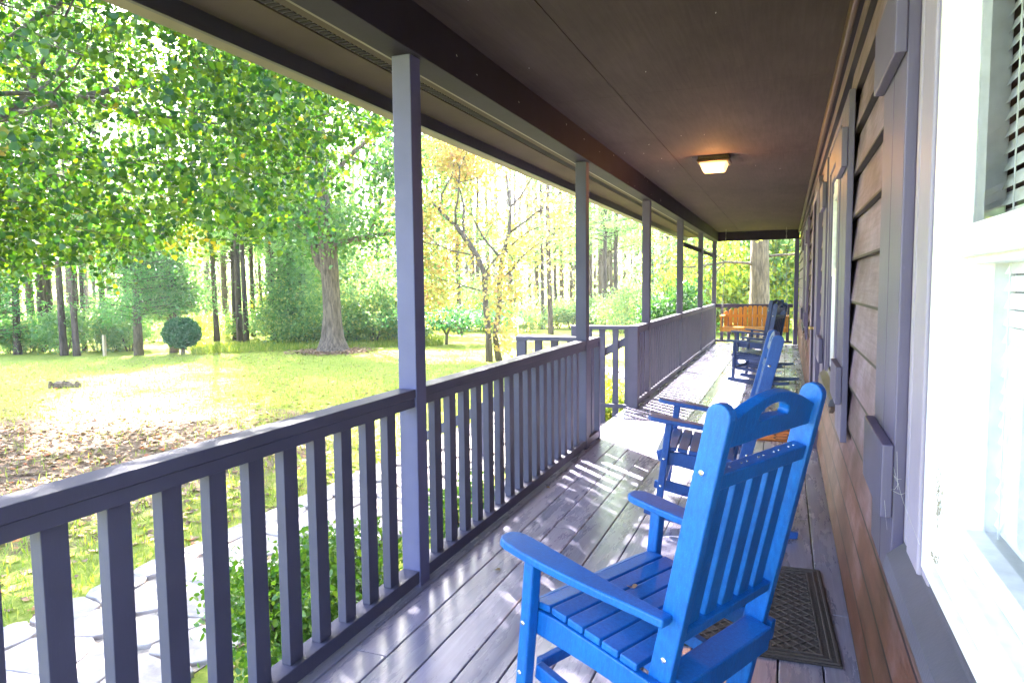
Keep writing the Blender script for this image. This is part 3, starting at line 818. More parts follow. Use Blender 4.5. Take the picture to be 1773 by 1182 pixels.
def clone(loc, rz, label, m=None, tilt=0):
    def cp(o, par):
        k = o.copy(); COL.objects.link(k); k.parent = par
        if o.type == 'MESH' and 'bolt' not in o.name and 'screw' not in o.name:
            k.material_slots[0].link = 'OBJECT'; k.material_slots[0].material = M[m]
        for q in kids.get(o.name, []): cp(q, k)
        return k
    c = cp(c1, None); c.scale = (.933,) * 3; c.location = loc; c.rotation_euler = (tilt, 0, rz); c['label'] = label
    return c
clone((-.488, 4.05, .1192), 1.639, 'second blue rocking chair, partly hidden behind the nearest one', 'blue2', .153)
clone((-.418, 10.0, .0995), 1.32, 'navy rocking chair farther down the porch, the nearer of the two dark ones', 'navy', .076)
clone((-.476, 11.92, .0985), 1.24, 'navy rocking chair farthest away, just in front of the orange swing', 'navy', .07)
c1.location = (-.412, 1.985, .1148); c1.rotation_euler = (.14, 0, 1.12)

# ------------------------------------------------------------------ porch swing
sw = empty('porch_swing', (-.62, 15.75, .40), label='orange stained wooden swing bench hanging at the far end of the porch', cat='porch swing')
for k in range(13):
    x = -.60 + k * .1; t = 1 - (x / .64) ** 2; zt = .33 + .13 * t
    s = MB(); pts = [(x - .041, .02), (x + .041, .02), (x + .041, zt - .02), (x + .02, zt), (x - .02, zt), (x - .041, zt - .02)]
    vs = [(a, .22 + (z_ * .22) + dd, z_) for dd in (0, .02) for a, z_ in pts]; n = 6
    s.add(vs, [tuple(range(n))[::-1], tuple(range(n, 2 * n))] + [(i, (i + 1) % n, n + (i + 1) % n, n + i) for i in range(n)])
    s.build('back_slat', 'cedar', sw, bevel=.004)
for k in range(5): MB().box((-.64, -.26 + k * .092, .0), (.64, -.26 + k * .092 + .08, .022)).build('seat_slat', 'cedar', sw, bevel=.004)
MB().box((-.64, -.285, -.07), (.64, -.262, .02)).build('front_rail', 'cedar', sw, bevel=.004)
MB().box((-.64, .205, -.05), (.64, .228, .015)).build('rear_rail', 'cedar', sw, bevel=.004)
s = MB(); s.bar((-.64, .305, .24), (.64, .305, .24), .02, .06); s.build('back_rail', 'cedar', sw, bevel=.004)
for sx in (-1, 1):
    MB().box((sx * .645 - .045, -.30, .24), (sx * .645 + .045, .30, .265)).build('arm', 'cedar', sw, bevel=.006)
    MB().box((sx * .66 - .015, -.28, -.07), (sx * .66 + .015, -.20, .2395)).build('arm_support', 'cedar', sw, bevel=.004)
    MB().box((sx * .66 - .015, -.199, -.07), (sx * .66 + .015, .30, -.005)).build('side_rail', 'cedar', sw, bevel=.004)
    ch = MB(); top = Vector((sx * .60, .0, 2.10))
    for yy in (-.26, .26):
        a = Vector((sx * .66, yy, .0)); bt = Vector((sx * .615, 0, 1.35)); n = 26
        for i in range(n):
            p = a.lerp(bt, (i + .5) / n); dd = (bt - a).to_track_quat('Z', 'X').to_matrix()
            ch.torus(p, .010, .003, dd @ Matrix.Rotation(PI / 2 * (i % 2), 3, 'Z'), 7, 4, 2.2)
    for i in range(14):
        p = Vector((sx * .615, 0, 1.35)).lerp(top, (i + .5) / 14)
        ch.torus(p, .010, .003, Matrix.Rotation(PI / 2 * (i % 2), 3, 'Z'), 7, 4, 2.2)
    ch.build('chain', 'chain', sw)

# ------------------------------------------------------------------ mats
e = empty('door_mat', (-.10, 2.99, .001), rz=rad(2.5), label='brown rubber mat with a raised diamond grid, on the deck under the window', cat='door mat')
w2, h2 = .29, .435
MB().box((-w2, -h2, 0), (w2, h2, .008)).build('base', 'mat', e, bevel=.003)
g = MB()
for k in (0, .022, .05):
    g.box((-w2 + .01 + k, -h2 + .01 + k, .008), (w2 - .01 - k, -h2 + .016 + k, .0125)); g.box((-w2 + .01 + k, h2 - .016 - k, .008), (w2 - .01 - k, h2 - .01 - k, .0125))
    g.box((-w2 + .01 + k, -h2 + .0165 + k, .008), (-w2 + .016 + k, h2 - .0165 - k, .0125)); g.box((w2 - .016 - k, -h2 + .0165 + k, .008), (w2 - .01 - k, h2 - .0165 - k, .0125))
iw, ih = w2 - .07, h2 - .07; st = .052
for sgn in (1, -1):
    kk = -14
    while kk < 15:
        c0 = kk * st
        pts = []
        ts = np.linspace(-iw, iw, 60)
        ins = [(t, sgn * t + c0) for t in ts if abs(sgn * t + c0) < ih]
        if len(ins) > 2: g.bar((ins[0][0], ins[0][1], .0095 + .0004 * (sgn > 0)), (ins[-1][0], ins[-1][1], .0095 + .0004 * (sgn > 0)), .005, .004)
        kk += 1
g.build('grid', 'matline', e)
e = empty('coir_mat', (-.02, 6.62, .001), label='orange coir doormat with dark lettering in front of the door', cat='door mat')
MB().box((-.22, -.38, 0), (.22, .38, .014)).build('base', 'coir', e, bevel=.003)
tx = bpy.data.curves.new('lettering', 'FONT'); tx.body = 'AND CO'; tx.size = .19; tx.extrude = .001; tx.align_x = 'CENTER'; tx.align_y = 'CENTER'
to = bpy.data.objects.new('lettering', tx); COL.objects.link(to)
dg = bpy.context.evaluated_depsgraph_get(); me = bpy.data.meshes.new_from_object(to.evaluated_get(dg)); bpy.data.objects.remove(to)
me.materials.append(M['coirink']); to = bpy.data.objects.new('lettering', me); COL.objects.link(to); to.parent = e; tag(to, kind='stuff'); to.location = (0, 0, .0155); to.rotation_euler = (0, 0, -PI / 2)

# small dead leaves on the deck and the seat
def curled(name, loc, rz, size, m, label):
    P = np.array([[0, 0, 0.]]); me = leaf_mesh(name, P, size, m, shape='wide', updir=.96, droop=0, sizevar=0, fold=.4)
    o = bpy.data.objects.new(name, me); COL.objects.link(o); o.location = loc; o.rotation_euler = (0, 0, rz)
    tag(o, label=label, cat='fallen leaf')
curled('fallen_leaf', (-.40, 1.99, .436), .4, .035, 'needle_under', 'small pinkish dead leaf lying on the seat of the nearest chair')
curled('fallen_leaf', (-1.22, 2.94, .006), .4, .03, 'leaf_dead', 'tiny brown dead leaf on the deck boards beyond the first post')
curled('fallen_leaf', (-1.45, 4.3, .006), 1.4, .03, 'leaf_dead', 'tiny orange leaf caught against the bottom rail')

# ------------------------------------------------------------------ trees
def grow(mb, tips, p, d, L, r, depth, spread=.55, up=.12, n=4, seg=5, kink=.18, ratio=.72):
    pts = [Vector(p)]; rs = [r]; q = Vector(p); dd = Vector(d).normalized()
    for i in range(seg):
        dd = (dd + Vector((random.gauss(0, kink), random.gauss(0, kink), random.gauss(0, kink * .6) + up * .5))).normalized()
        q = q + dd * L / seg; pts.append(q.copy()); rs.append(r * (1 - .6 * (i + 1) / seg))
    mb.tube(pts, rs, 7 if depth > 1 else 5, .08)
    if depth == 0: tips.append((pts[-1], dd)); tips.append((pts[2], dd)); return
    for k in range(n):
        i = random.randint(2, seg); a = random.random() * 2 * PI
        side = dd.cross(Vector((math.cos(a), math.sin(a), .2))).normalized()
        nd = (dd * (1 - spread) + side * spread).normalized()
        grow(mb, tips, pts[i], nd, L * ratio * random.uniform(.75, 1.1), rs[i] * .62, depth - 1, spread, up, n, seg, kink, ratio)
def clumps(tips, per, sg):
    C = np.array([list(t[0]) for t in tips]); P = np.repeat(C, per, 0)
    return P + rng.normal(size=P.shape) * np.array([sg, sg, sg * .7])

# oak in the lawn
def oak():
    x, y = -13.66, 19.0; z0 = gz(x, y)
    e = empty('oak_tree', (x, y, z0), label='large oak with a thick flared trunk and low side limbs, standing in the lawn', cat='tree')
    mb = MB(); tips = []
    # flared trunk
    pts = [(0, 0, -.1), (0, 0, .12), (.0, 0, .5), (.01, 0, 1.2), (-.03, 0, 2.2), (-.08, 0, 3.2), (-.15, 0, 4.2), (-.28, 0, 5.3), (-.35, .1, 6.6), (-.3, .2, 8.2), (-.1, .2, 10)]
    rs = [.66, .50, .36, .295, .275, .29, .24, .2, .16, .11, .06]
    mb.tube(pts, rs, 16, .10)
    for p, d, L, r in (((-.12, 0, 2.5), (-.75, -.1, .9), 2.3, .15), ((.05, 0, 3.4), (.9, .1, .55), 3.2, .12), ((-.2, 0, 4.6), (-.8, .3, .7), 3, .12), ((-.28, 0, 5.4), (.8, .1, .8), 3.2, .11),
                       ((-.1, 0, 3.3), (-.9, .2, .2), 2.4, .07), ((-.3, 0, 6), (-.3, -.8, .6), 3, .1), ((-.3, 0, 6.6), (.3, .8, .6), 3, .1), ((-.3, 0, 7.4), (.5, -.4, .9), 2.8, .09), ((-.3, 0, 7.6), (-.8, -.1, .8), 2.8, .09)):
        grow(mb, tips, p, d, L, r, 2, .6, .08, 4, 5, .2, .62)
    mb.build('trunk', 'oakbark', e, smooth=True)
    P = clumps(tips, 46, .38)
    P = P[P[:, 2] > 2.3]
    extra = rng.normal(size=(2600, 3)) * np.array([1.5, 1.0, .5]) + np.array([.7, 0, 4.0])
    leaf_obj('crown', np.concatenate([P, extra]), .15, 'leaf_oak', e, shape='oval', updir=.3, droop=.4)
    # straw ring
    Q = np.stack([rng.normal(size=2500) * .55, rng.normal(size=2500) * .5, np.abs(rng.normal(size=2500)) * .03 + .015], 1)
    Q = Q[np.hypot(Q[:, 0], Q[:, 1]) > .4]
    leaf_obj('leaf_litter', Q + np.array([x, y, z0]), .09, 'needle_under', kind='stuff', shape='wide', updir=.8, droop=0)
oak()

# near maple whose crown fills the upper left
def maple():
    x, y = -11.6, 3.3
    e = empty('maple_tree', (x, y, G), label='leafy green tree whose broad drooping crown fills the upper left of the view', cat='tree')
    mb = MB(); T = []
    mb.tube([(0, 0, -.1), (0, 0, .3), (.1, 0, 1.5), (.2, .1, 3), (.35, .3, 4.6), (.6, .6, 6.4), (.9, 1, 8.2)], [.36, .27, .22, .2, .17, .12, .06], 12, .1)
    limbs = [((.15, 0, 2.2), (.75, .55, .50), 5.5, .10), ((.2, .1, 2.8), (.5, .9, .45), 5.8, .10), ((.25, .1, 3.4), (.9, .25, .40), 5.6, .09), ((.3, .2, 4), (.7, .7, .45), 6, .09), ((.4, .3, 4.8), (.2, 1, .4), 5.5, .08),
             ((.5, .4, 5.4), (.9, .5, .35), 5.5, .08), ((.6, .6, 6.2), (.5, .8, .5), 5, .07), ((.3, .2, 4.2), (-.7, .4, .5), 4, .07), ((.5, .3, 5), (.2, -.8, .5), 4, .07)]
    for p, d, L, r in limbs: grow(mb, T, p, d, L, r, 2, .42, .06, 4, 6, .10, .45)
    mb.build('trunk', 'branch', e, smooth=True)
    # crown sprays: sampled through the crown volume, lower skirt drooping with distance from the trunk
    def ang_floor(az):      # crown skirt: height rises toward the outer (right) side
        return np.interp(az, [30, 33, 36, 39, 42, 46, 52, 58, 70], [14.6, 12.6, 10.0, 6.8, 4.8, 3.8, 2.6, 1.2, .8])
    C = np.array([-9.4, 7.0, 4.6]); Rr = np.array([5.4, 4.9, 4.6])
    out = []
    while len(out) < 3900:
        q = rng.normal(size=3); q /= np.linalg.norm(q); q = C + q * Rr * rng.uniform(.35, 1.0) ** .6
        h = math.hypot(q[0], q[1]); az = math.degrees(math.atan2(-q[0], q[1]))
        if az < 29.5 or q[0] > -3.4: continue
        zf = 1.3245 + h * math.tan(math.radians(float(ang_floor(az)) + rng.normal() * .7))
        if q[2] < zf or q[2] < .9: continue
        # a bright opening in the leaves
        if math.hypot((az - 51.3) / 1.5, (math.degrees(math.atan2(q[2] - 1.3245, h)) - 11.7) / 1.5) < 1 : continue
        sx_, sy_ = q[0] + .82 * q[2], q[1] - .82 * q[2]
        if sx_ > -2.0 and sy_ > 4.3: continue
        out.append(q)
    out = np.array(out)
    # drop random pockets so that sky shows through
    hole_c = C + rng.normal(size=(46, 3)) * np.array([3.4, 3.2, 2.3])
    keep = np.ones(len(out), bool)
    for hc in hole_c: keep &= np.linalg.norm(out - hc, axis=1) > .46
    out = out[keep]
    tw = MB(); P = []; D = []
    for q in out:
        n = 31; dr = rng.normal(size=3); dr[2] = -abs(dr[2]) * .35; dr[:2] += (q[:2] - np.array([x, y])) * .12; dr /= np.linalg.norm(dr)
        L = rng.uniform(.35, .6)
        tt = rng.random(n)
        pos = q + np.outer(tt * L, dr) + rng.normal(size=(n, 3)) * np.array([.15, .15, .045])
        P.append(pos); D.append(np.tile(dr, (n, 1)) + rng.normal(size=(n, 3)) * .6)
        if rng.random() < .3: tw.tube([q - dr * .25, q + dr * L * .5, q + dr * L], [.006, .004, .002], 4)
    P = np.concatenate(P) - np.array([x, y, G]); D = np.concatenate(D)
    tw.v = [(a - x, b_ - y, c_ - G) for a, b_, c_ in tw.v]
    tw.build('twigs', 'branch', e)
    W_ = P + np.array([x, y, G]); az_ = np.degrees(np.arctan2(-W_[:, 0], W_[:, 1])); el_ = np.degrees(np.arctan2(W_[:, 2] - 1.3, np.hypot(W_[:, 0], W_[:, 1])))
    yl = (rng.random(len(P)) < .5) & (el_ < 5.4 - np.abs(az_ - 45.5) * .9)
    leaf_obj('crown', P[~yl], .070, 'leaf_near', e, shape='wide', updir=.25, droop=.55, dirs=D[~yl])
    leaf_obj('yellowing_leaves', P[yl], .075, 'leaf_turning', e, shape='wide', updir=.25, droop=.55, dirs=D[yl], label='branch tips turning bright yellow')
maple()

def redbud():
    x, y = -7.5, 17.8
    e = empty('redbud_tree', (x, y, gz(x, y)), label='thin twin trunked tree with sparse yellow autumn leaves', cat='tree')
    mb = MB(); T = []
    mb.tube([(-.09, -.1, -.05), (-.11, -.1, .8), (-.19, -.1, 1.55), (-.25, 0, 2.4), (-.45, 0, 2.9), (-.85, 0, 3.45), (-1.1, 0, 3.75), (-1.6, 0, 4.2), (-2.1, 0, 4.7)], [.11, .085, .08, .075, .07, .075, .05, .04, .02], 8, .12)
    mb.tube([(.12, .1, -.05), (.0, .1, .7), (.13, .1, 1.4), (.16, .1, 2.2), (.22, .1, 2.8), (.45, .1, 3.5), (.5, .1, 4.2), (.4, 0, 5.2)], [.10, .08, .075, .07, .06, .05, .04, .02], 8, .12)
    for p, d, L, r in (((-.25, 0, 2.4), (.5, .2, .9), 2.2, .04), ((-.85, 0, 3.4), (-.2, .2, 1), 2.2, .045), ((-1.1, 0, 3.75), (.4, -.3, .8), 2, .035), ((.16, .1, 2.2), (.8, .1, .6), 2.2, .035), ((.22, .1, 2.8), (-.5, .2, .9), 2.2, .04),
                       ((.45, .1, 3.5), (.9, .1, .6), 2.4, .035), ((-.45, 0, 2.9), (-.9, .1, .1), 2, .03), ((.0, .1, 1.6), (.8, -.2, .3), 1.8, .025), ((-.2, 0, 1.9), (-.9, .2, .2), 1.9, .025), ((.5, .1, 4.2), (.3, .2, .9), 2, .03), ((-1.6, 0, 4.2), (.2, 0, .9), 2.2, .03)):
        grow(mb, T, p, d, L, r, 2, .55, .0, 4, 5, .22, .55)
    mb.build('trunk', 'darkbark', e, smooth=True)
    P = clumps(T, 34, .30)
    P = P[P[:, 0] < 2.1]; P = P[(P[:, 2] > 1.7) | (np.abs(P[:, 0]) > .55)]; P = P[(P[:, 0] < .8) | (rng.random(len(P)) < .5)]
    leaf_obj('crown', P, .088, 'leaf_redbud', e, shape='wide', updir=.2, droop=.6)
redbud()

# end-of-porch big tree with its crown
def endtree():
    x, y = -.82, 24.6
    e = empty('tulip_tree', (x, y, gz(x, y)), label='tall straight grey trunked tree beyond the far end of the porch', cat='tree')
    mb = MB(); T = []
    mb.tube([(0, 0, -.1), (0, 0, .4), (0, 0, 2), (-.03, 0, 4), (-.06, 0, 6), (-.1, 0, 9), (0, 0, 13)], [.5, .36, .30, .275, .26, .2, .1], 16, .08)
    for k in range(16):
        a = random.random() * 2 * PI; z = random.uniform(2.6, 11)
        grow(mb, T, (0, 0, z), (math.cos(a), math.sin(a), .1), 3.2, .05, 2, .5, -.02, 4, 5, .16, .55)
    mb.build('trunk', 'oakbark', e, smooth=True)
    P = clumps(T, 11, .42); P = P[P[:, 2] > 2.2]
    leaf_obj('crown', P, .13, 'leaf_yellow', e, shape='oval', updir=.3, droop=.5)
endtree()

# cedar-like evergreens
def evergreen(x, y, H, Rb, z0c, label, cat='evergreen tree', m='leaf_cedar', n=26000, size=.10):
    e = empty('evergreen_tree', (x, y, gz(x, y)), label=label, cat=cat)
    mb = MB(); mb.tube([(0, 0, -.05), (0, 0, z0c), (.05, 0, H * .6), (0, 0, H)], [.16, .13, .07, .01], 9, .1)
    P = []; D = []
    nb = 150
    for k in range(nb):
        t = (k / nb) ** .8; z = z0c + (H - z0c) * t; R_ = Rb * (1 - t) ** .7 * random.uniform(.7, 1.08) + .1; a = random.random() * 2 * PI
        dv = np.array([math.cos(a), math.sin(a), .12]); tip = dv * R_
        mb.tube([(0, 0, z), tuple(tip * .5 + np.array([0, 0, z])), tuple(tip + np.array([0, 0, z]))], [.025, .015, .005], 4)
        m_ = max(20, int(n / nb * (R_ / Rb + .2)))
        s = rng.random(m_) ** .6
        q = np.outer(s, tip) + np.array([0, 0, z]) + rng.normal(size=(m_, 3)) * np.array([.22, .22, .13]) * (.5 + s[:, None])
        P.append(q); D.append(np.tile(dv, (m_, 1)) + rng.normal(size=(m_, 3)) * .5)
    mb.build('trunk', 'darkbark', e, smooth=True)
    leaf_obj('crown', np.concatenate(P), size, m, e, shape='slim', updir=.3, droop=.1, dirs=np.concatenate(D))
    return e
evergreen(-19.65, 16.8, 4.9, 2.1, 1.15, 'dark green feathery cedar at the left edge of the lawn')
evergreen(-19.3, 17.9, 3.7, 1.25, 1.1, 'smaller pale green pine between the cedar and the round bush', m='leaf_pine', n=9000, size=.14)
evergreen(-24.5, 15.2, 4.2, 1.6, .5, 'dark bushy evergreen at the far left behind the pine trunks', m='leaf_cedar', n=9000, size=.14)
evergreen(-17.6, 21.8, 3.6, 1.5, .8, 'blue green pine sapling right of the round bush', m='leaf_pine', n=9000, size=.14)

# pines
def pine_proto():
    R = empty('pine_tree', (0, 0, 0), label='x', cat='pine tree', group='x')
    mb = MB(); H = 17
    pts = [(0, 0, -.3), (.02, 0, .6), (.05, .03, 4), (.0, .05, 8), (.05, 0, 12), (0, 0, H)]
    mb.tube(pts, [.15, .115, .10, .088, .06, .015], 9, .12)
    for k in range(16):
        z = random.uniform(3, 9); a = random.random() * 2 * PI; L = random.uniform(.4, 1.3)
        mb.tube([(0, 0, z), (math.cos(a) * L, math.sin(a) * L, z + random.uniform(-.1, .15))], [.02, .006], 4)
    P = []; D = []
    for k in range(30):
        z = random.uniform(8.5, H) if k > 12 else random.uniform(3.6, 8.5); a = random.random() * 2 * PI; L = random.uniform(.8, 2.6) * (1.2 - (z - 7) / 14)
        tip = Vector((math.cos(a) * L, math.sin(a) * L, z + L * .15)); mb.tube([(0, 0, z), tip], [.03, .008], 4)
        for j in range(3):
            c_ = np.array(Vector((0, 0, z)).lerp(tip, .45 + .28 * j)); q = c_ + rng.normal(size=(46, 3)) * np.array([.28, .28, .14]); P.append(q); D.append(q - c_ + rng.normal(size=q.shape) * .1)
    mb.build('trunk', 'pinebark', R, smooth=True)
    leaf_obj('crown', np.concatenate(P), .26, 'leaf_pine', R, shape='needle', updir=.2, droop=-.1, dirs=np.concatenate(D) * 4)
    return R
pr = pine_proto(); pkids = [o for o in bpy.data.objects if o.parent == pr]
zones = [
 ('tall slender pine at the left of the view, left of the feathery cedar', 'pines at the far left', [(-24.3, 16.0), (-26.4, 18.0), (-24.9, 17.3), (-26.5, 18.6), (-26.6, 18.9), (-22.3, 16.2), (-21.7, 16.2), (-27.6, 20.7), (-23.3, 17.7), (-22.8, 18.1), (-27.6, 23.1), (-31, 19), (-33, 24), (-30, 26)]),
 ('tall slender pine between the round bush and the big oak', 'pines between the bush and the oak', [(-22.0, 22.6), (-24.8, 26.1), (-21.6, 23.2), (-22.8, 24.8), (-18.6, 20.6), (-22.3, 25.1), (-23.5, 27.8), (-19.8, 25.5), (-26, 30), (-23, 33), (-20.4, 22.2), (-19.9, 23.6), (-21.2, 26), (-19.2, 24.2), (-24, 29), (-22.6, 30)]),
 ('tall slender pine between the big oak and the first porch post', 'pines right of the oak', [(-21.0, 27.9), (-18.1, 28.9), (-20, 33), (-17, 34)]),
 ('tall slender pine seen between the first and second porch posts', 'pines between the first two posts', [(-13.4, 28.0), (-17.5, 38.3), (-13.0, 37.3), (-11.2, 32.9), (-9.5, 29.0), (-13.4, 41.7), (-11.4, 35.8), (-12.3, 39.6), (-12.5, 42.3), (-15.2, 34)]),
 ('tall slender pine seen between the second and third porch posts', 'pines between the second and third posts', [(-10.3, 38.7), (-10.5, 41.6), (-8.5, 34.5), (-9.4, 40.1), (-8.1, 35.3)]),
 ('tall slender pine seen between the third and sixth porch posts', 'pines right of the third post', [(-6.7, 42.6), (-5.2, 44), (-4.4, 38)]),
]
first = True
for lab, grp, L_ in zones:
    for x, y in L_:
        if first: t = pr; first = False
        else:
            t = pr.copy(); COL.objects.link(t)
            for ch in pkids:
                c = ch.copy(); COL.objects.link(c); c.parent = t
        sc = random.uniform(.78, 1.2); t.location = (x, y, gz(x, y)); t.rotation_euler = (random.uniform(-.02, .02), random.uniform(-.02, .02), random.random() * 6.28)
        t.scale = (sc * random.uniform(.8, 1.1), sc * random.uniform(.8, 1.1), sc); t['label'] = lab; t['group'] = grp; t['category'] = 'pine tree'

# shrubs and understorey
def blob(name, n, size, m, rx, rz, shape='oval', stems=7, parent=None, skirt=.0):
    mb = MB()
    for k in range(stems):
        a = random.random() * 2 * PI; L = random.uniform(.3, .8)
        mb.tube([(math.cos(a) * .08, math.sin(a) * .08, -.05), (math.cos(a) * rx * .3, math.sin(a) * rx * .3, rz * .8), (math.cos(a) * rx * L, math.sin(a) * rx * L, rz * 1.5)], [.02 + rz * .012, .012, .005], 5)
    cl = 42; C = rng.normal(size=(cl, 3)); C /= np.linalg.norm(C, axis=1)[:, None]; C *= rng.uniform(.35, .95, cl)[:, None]
    C = C * np.array([rx, rx, rz]) + np.array([0, 0, rz * 1.0 + skirt]); C = C[C[:, 2] > .05]
    P = np.repeat(C, n // len(C), 0); P = P + rng.normal(size=P.shape) * np.array([rx, rx, rz]) * .17; P = P[P[:, 2] > .02]
    st = mb; return st, leaf_mesh(name, P, size, m, shape=shape, updir=.3, droop=.3)
def shrub(name, loc, n, size, m, rx, rz, label, cat='shrub', group=None, **kw):
    e = empty(name, loc, label=label, cat=cat, group=group)
    st, me = blob('foliage', n, size, m, rx, rz, **kw)
    st.build('stem', 'branch', e); o = bpy.data.objects.new('foliage', me); COL.objects.link(o); o.parent = e
    return e
# round clipped holly
e = empty('holly_bush', (-18.28, 17.3, gz(-18.28, 17.3)), label='round clipped dark green bush on a short stem in the lawn', cat='bush')
MB().tube([(0, 0, -.05), (.02, 0, .35), (0, 0, .6)], [.07, .06, .05], 8).build('stem', 'darkbark', e)
q = rng.normal(size=(9000, 3)); q /= np.linalg.norm(q, axis=1)[:, None]; q *= (rng.uniform(.80, 1.03, 9000) + .06 * np.sin(q[:, 0] * 7 + q[:, 2] * 5) * np.cos(q[:, 1] * 8))[:, None]
leaf_obj('foliage', q * np.array([.56, .56, .48]) + np.array([0, 0, .72]), .07, 'leaf_holly', e, shape='oval', updir=.2, droop=0)
# azaleas beside the porch
shrub('azalea_bush', (-2.35, 2.95, G), 9000, .036, 'leaf_azalea', .52, .36, 'leafy green azalea bush behind the nearest railing', 'bush')
shrub('azalea_bush', (-2.3, 4.75, G), 2600, .034, 'leaf_azalea', .36, .32, 'sparse twiggy azalea behind the railing just past the first post', 'bush')
shrub('azalea_bush', (-2.7, 4.0, G), 1500, .034, 'leaf_azalea', .3, .28, 'small thin azalea seen just left of the first post', 'bush')
shrub('azalea_bush', (-2.6, 10.0, G), 9000, .05, 'leaf_yellow', .75, .38, 'yellow green bush below the far stair railing', 'bush')
shrub('camellia_bush', (-2.75, 18.8, G), 6000, .10, 'leaf_camellia', .95, 1.05, 'large glossy green bush rising above the far railing', 'bush')
# small crepe-like tree near the tree line
e = empty('dogwood_tree', (-11.27, 22.4, gz(-11.27, 22.4)), label='small low tree with a forked trunk and flat crown, left of the yellow tree', cat='tree')
mb = MB(); mb.tube([(0, 0, -.05), (.03, 0, .35), (.2, 0, .7)], [.06, .05, .03], 6); mb.tube([(.02, 0, .3), (-.2, 0, .75)], [.035, .02], 6); mb.build('trunk', 'darkbark', e)
q = rng.normal(size=(4200, 3)) * np.array([1.0, .8, .17]) + np.array([.3, 0, .95]); leaf_obj('crown', q, .11, 'leaf_holly', e, shape='oval', updir=.5)

protos = []
for k, (mname, n, sz, rx, rz) in enumerate((('leaf_wood', 2900, .13, 1.7, 1.25), ('leaf_wood', 3600, .14, 2.1, 1.9), ('leaf_yellow', 2700, .13, 1.6, 1.4), ('leaf_pine', 3000, .14, 1.6, 1.5))):
    protos.append(blob('foliage', n, sz, mname, rx, rz))
stem_mesh = []
for st, me in protos:
    o = st.build('stem', 'branch'); stem_mesh.append(o.data); bpy.data.objects.remove(o)
def place_shrub(x, y, k, s, label, group, sz=1.0):
    e = empty('woodland_shrub', (x, y, gz(x, y) - .1), rz=random.random() * 6.28, label=label, cat='shrub', group=group)
    e.scale = (s, s, s * sz)
    for nm, me in (('stem', stem_mesh[k]), ('foliage', protos[k][1])):
        o = bpy.data.objects.new(nm, me); COL.objects.link(o); o.parent = e
def P2(az, d_): a = rad(az); return -d_ * math.sin(a), d_ * math.cos(a)
for az in np.arange(58, 49, -1.0):
    d_ = random.uniform(28, 33); x, y = P2(az, d_); place_shrub(x, y, random.choice((0, 0, 3)), random.uniform(.4, .75), 'low woodland shrub at the far left, among the pine trunks', 'shrubs under the left pines')
for az in np.arange(50, 39.5, -1.5):
    d_ = random.uniform(31, 36); x, y = P2(az, d_); place_shrub(x, y, random.choice((0, 2, 0, 3)), random.uniform(.38, .6), 'woodland shrub behind the round bush and the cedar', 'shrubs behind the round bush')
for az, d_, k, s in ((39.5, 27, 0, .8), (38.5, 27.5, 1, .9), (37.5, 26.5, 0, .7), (35, 26, 1, .85), (33.8, 26.5, 3, .8), (32.6, 26, 0, .95), (31.2, 27, 1, 1.0), (30, 26.5, 0, .8), (34.5, 30, 1, 1.35), (32, 31, 3, 1.5), (38, 31, 2, 1.3), (36, 33, 1, 1.4), (30, 31, 1, 1.4), (28.5, 30, 2, 1.0)):
    x, y = P2(az, d_); place_shrub(x, y, k, s * .8, 'broad woodland shrub behind the big oak', 'shrubs behind the oak')
for az in np.arange(28.5, 15, -1.2):
    d_ = random.uniform(32, 38); x, y = P2(az, d_); place_shrub(x, y, random.choice((2, 0, 2, 1)), random.uniform(.6, .95), 'pale woodland shrub behind the yellow tree, between the first two posts', 'shrubs behind the yellow tree', .8)
for az in np.arange(15, 5, -1.3):
    d_ = random.uniform(30, 36); x, y = P2(az, d_); place_shrub(x, y, random.choice((1, 2, 3)), random.uniform(.42, .72), 'low woodland shrub seen between the middle porch posts', 'shrubs beyond the middle posts')
for az in np.arange(6.5, -2.5, -.9):
    for rr_ in (32,):
        x, y = P2(az, rr_ + random.uniform(-1, 2)); place_shrub(x, y, random.choice((1, 2, 2, 0)), random.uniform(1.0, 1.5), 'dense green shrub beyond the far end of the porch', 'shrubs beyond the end of the porch', 1.25)

# far woods as one mass
n = 26000; az = rng.uniform(-8, 66, n); dd_ = rng.uniform(48, 75, n); a = np.radians(az)
zh = np.abs(rng.normal(size=n)) * 4.5 + rng.random(n) * 2
cl = rng.integers(0, 900, n); ca = rng.uniform(-8, 66, 900); cd = rng.uniform(46, 75, 900); cz = np.abs(rng.normal(size=900)) * 3.6
a = np.radians(ca[cl] + rng.normal(size=n) * 1.3); dd_ = cd[cl] + rng.normal(size=n) * 1.2; zz = cz[cl] + rng.normal(size=n) * .9 + .5
P = np.stack([-dd_ * np.sin(a), dd_ * np.cos(a), np.maximum(zz, 0) + G], 1)
leaf_obj('distant_woods', P, .34, 'leaf_wood', kind='stuff', shape='wide', updir=.3)
tr = MB()
for k in range(250):
    x, y = P2(random.uniform(-8, 66), random.uniform(46, 72)); r_ = random.uniform(.08, .16)
    tr.tube([(x, y, G), (x + random.uniform(-.3, .3), y, 8), (x + random.uniform(-.5, .5), y, 17)], [r_, r_ * .8, r_ * .3], 6)
tr.build('distant_trunks', 'pinebark', kind='stuff')

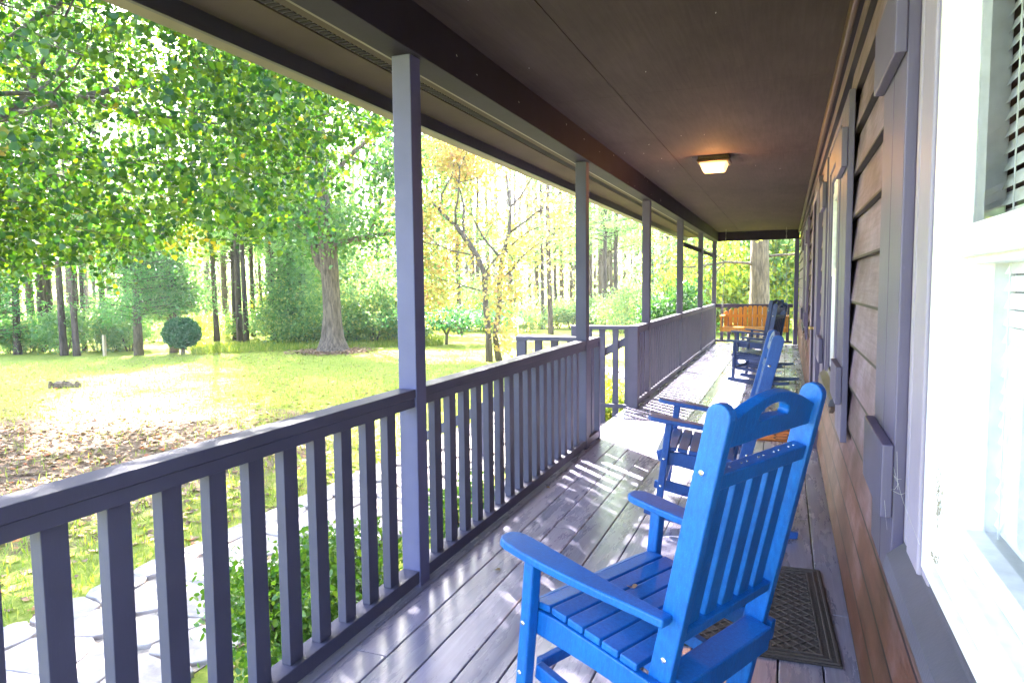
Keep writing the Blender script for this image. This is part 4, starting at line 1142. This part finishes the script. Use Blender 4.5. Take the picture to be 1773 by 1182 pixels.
# ------------------------------------------------------------------ ground cover
n = 5000
P = np.stack([rng.uniform(-18, -1.9, n), rng.uniform(.5, 20, n), np.full(n, G + .012)], 1)
c_ = rng.normal(size=(6500, 2)) * np.array([2.6, 2.0]) + np.array([-9.0, 5.6])
P = np.concatenate([P, np.stack([c_[:, 0], c_[:, 1], np.full(6500, G + .014)], 1)])
P = P[P[:, 0] < -1.75]
leaf_obj('fallen_leaves', P, .06, 'leaf_dead', kind='stuff', shape='wide', updir=.8, droop=0, sizevar=.5)
n = 60000
rr = 3 + 22 * rng.random(n) ** 1.3; aa = np.radians(rng.uniform(10, 66, n)); P = np.stack([-rr * np.sin(aa), rr * np.cos(aa), np.full(n, G)], 1)
P = P[(P[:, 0] < -4.42)]; dp = np.hypot(P[:, 0] + 9.0, P[:, 1] - 5.6); P = P[(dp > 2.9) | (rng.random(len(P)) < .25)]
D = np.tile(np.array([0, 0, 3.]), (len(P), 1))
leaf_obj('grass', P, .07, 'leaf_grass', kind='stuff', shape='needle', updir=0, droop=-1.5, dirs=D, sizevar=.5)
# tall grass at the wood edge
n = 9000; aa = np.radians(rng.uniform(27, 46, n)); rr = 24.5 + rng.random(n) * 3; P = np.stack([-rr * np.sin(aa), rr * np.cos(aa), np.full(n, G)], 1)
leaf_obj('tall_grass', P, .2, 'leaf_grass', kind='stuff', shape='needle', updir=0, droop=-1.5, dirs=np.tile(np.array([0, 0, 3.]), (n, 1)))

# lawn things
e = MB(); pts = []; rs = []
for k in range(9):
    t = k / 8; pts.append((-14.66 + .5 * t, 10.27 + .34 * t, G + .03 + random.uniform(0, .03))); rs.append(.075 + random.uniform(-.02, .035))
e.tube(pts, rs, 9, .5)
for k in range(5): e.tube([(-14.6 + .1 * k, 10.3 + .07 * k, G), (-14.62 + .1 * k, 10.25 + .08 * k, G + .14 + random.uniform(-.03, .04))], [.06, .03], 6, .5)
e.build('rotten_stump', 'rotten', label='low dark rotten stump lying in the lawn at the left', cat='stump')
MB().box((-20.19, 15.93, G), (-20.10, 16.02, -.08)).build('wooden_post', 'postwood', bevel=.01, label='short pale wooden post at the edge of the lawn, in front of the cedar', cat='post')
e = empty('bird_feeder', (-8.06, 21.16, gz(-8.06, 21.16)), label='thin white pole with a small feeder box beyond the stair railing', cat='bird feeder')
MB().cyl((0, 0, 0), (0, 0, .82), .022).build('pole', 'whitepost', e)
b = MB(); b.box((-.13, -.1, .82), (.13, .1, .93)); b.prism([(-.17, .93), (.17, .93), (0, 1.04)], -.13, .13, 'y'); b.build('box', 'whitepost', e)

# air: faint haze that pales the far trees
hz = MB(); hz.box((-112, -32, -8), (72, 122, 27))
ho = hz.build('haze', 'room', kind='stuff')
hm = bpy.data.materials.new('haze_air'); hm.use_nodes = True; hn = hm.node_tree; hn.nodes.clear()
ho_ = hn.nodes.new('ShaderNodeOutputMaterial'); pv = hn.nodes.new('ShaderNodeVolumePrincipled')
pv.inputs['Color'].default_value = (.95, .97, 1, 1); pv.inputs['Density'].default_value = .0008; pv.inputs['Anisotropy'].default_value = .3
hn.links.new(pv.outputs[0], ho_.inputs['Volume'])
ho.data.materials[0] = hm
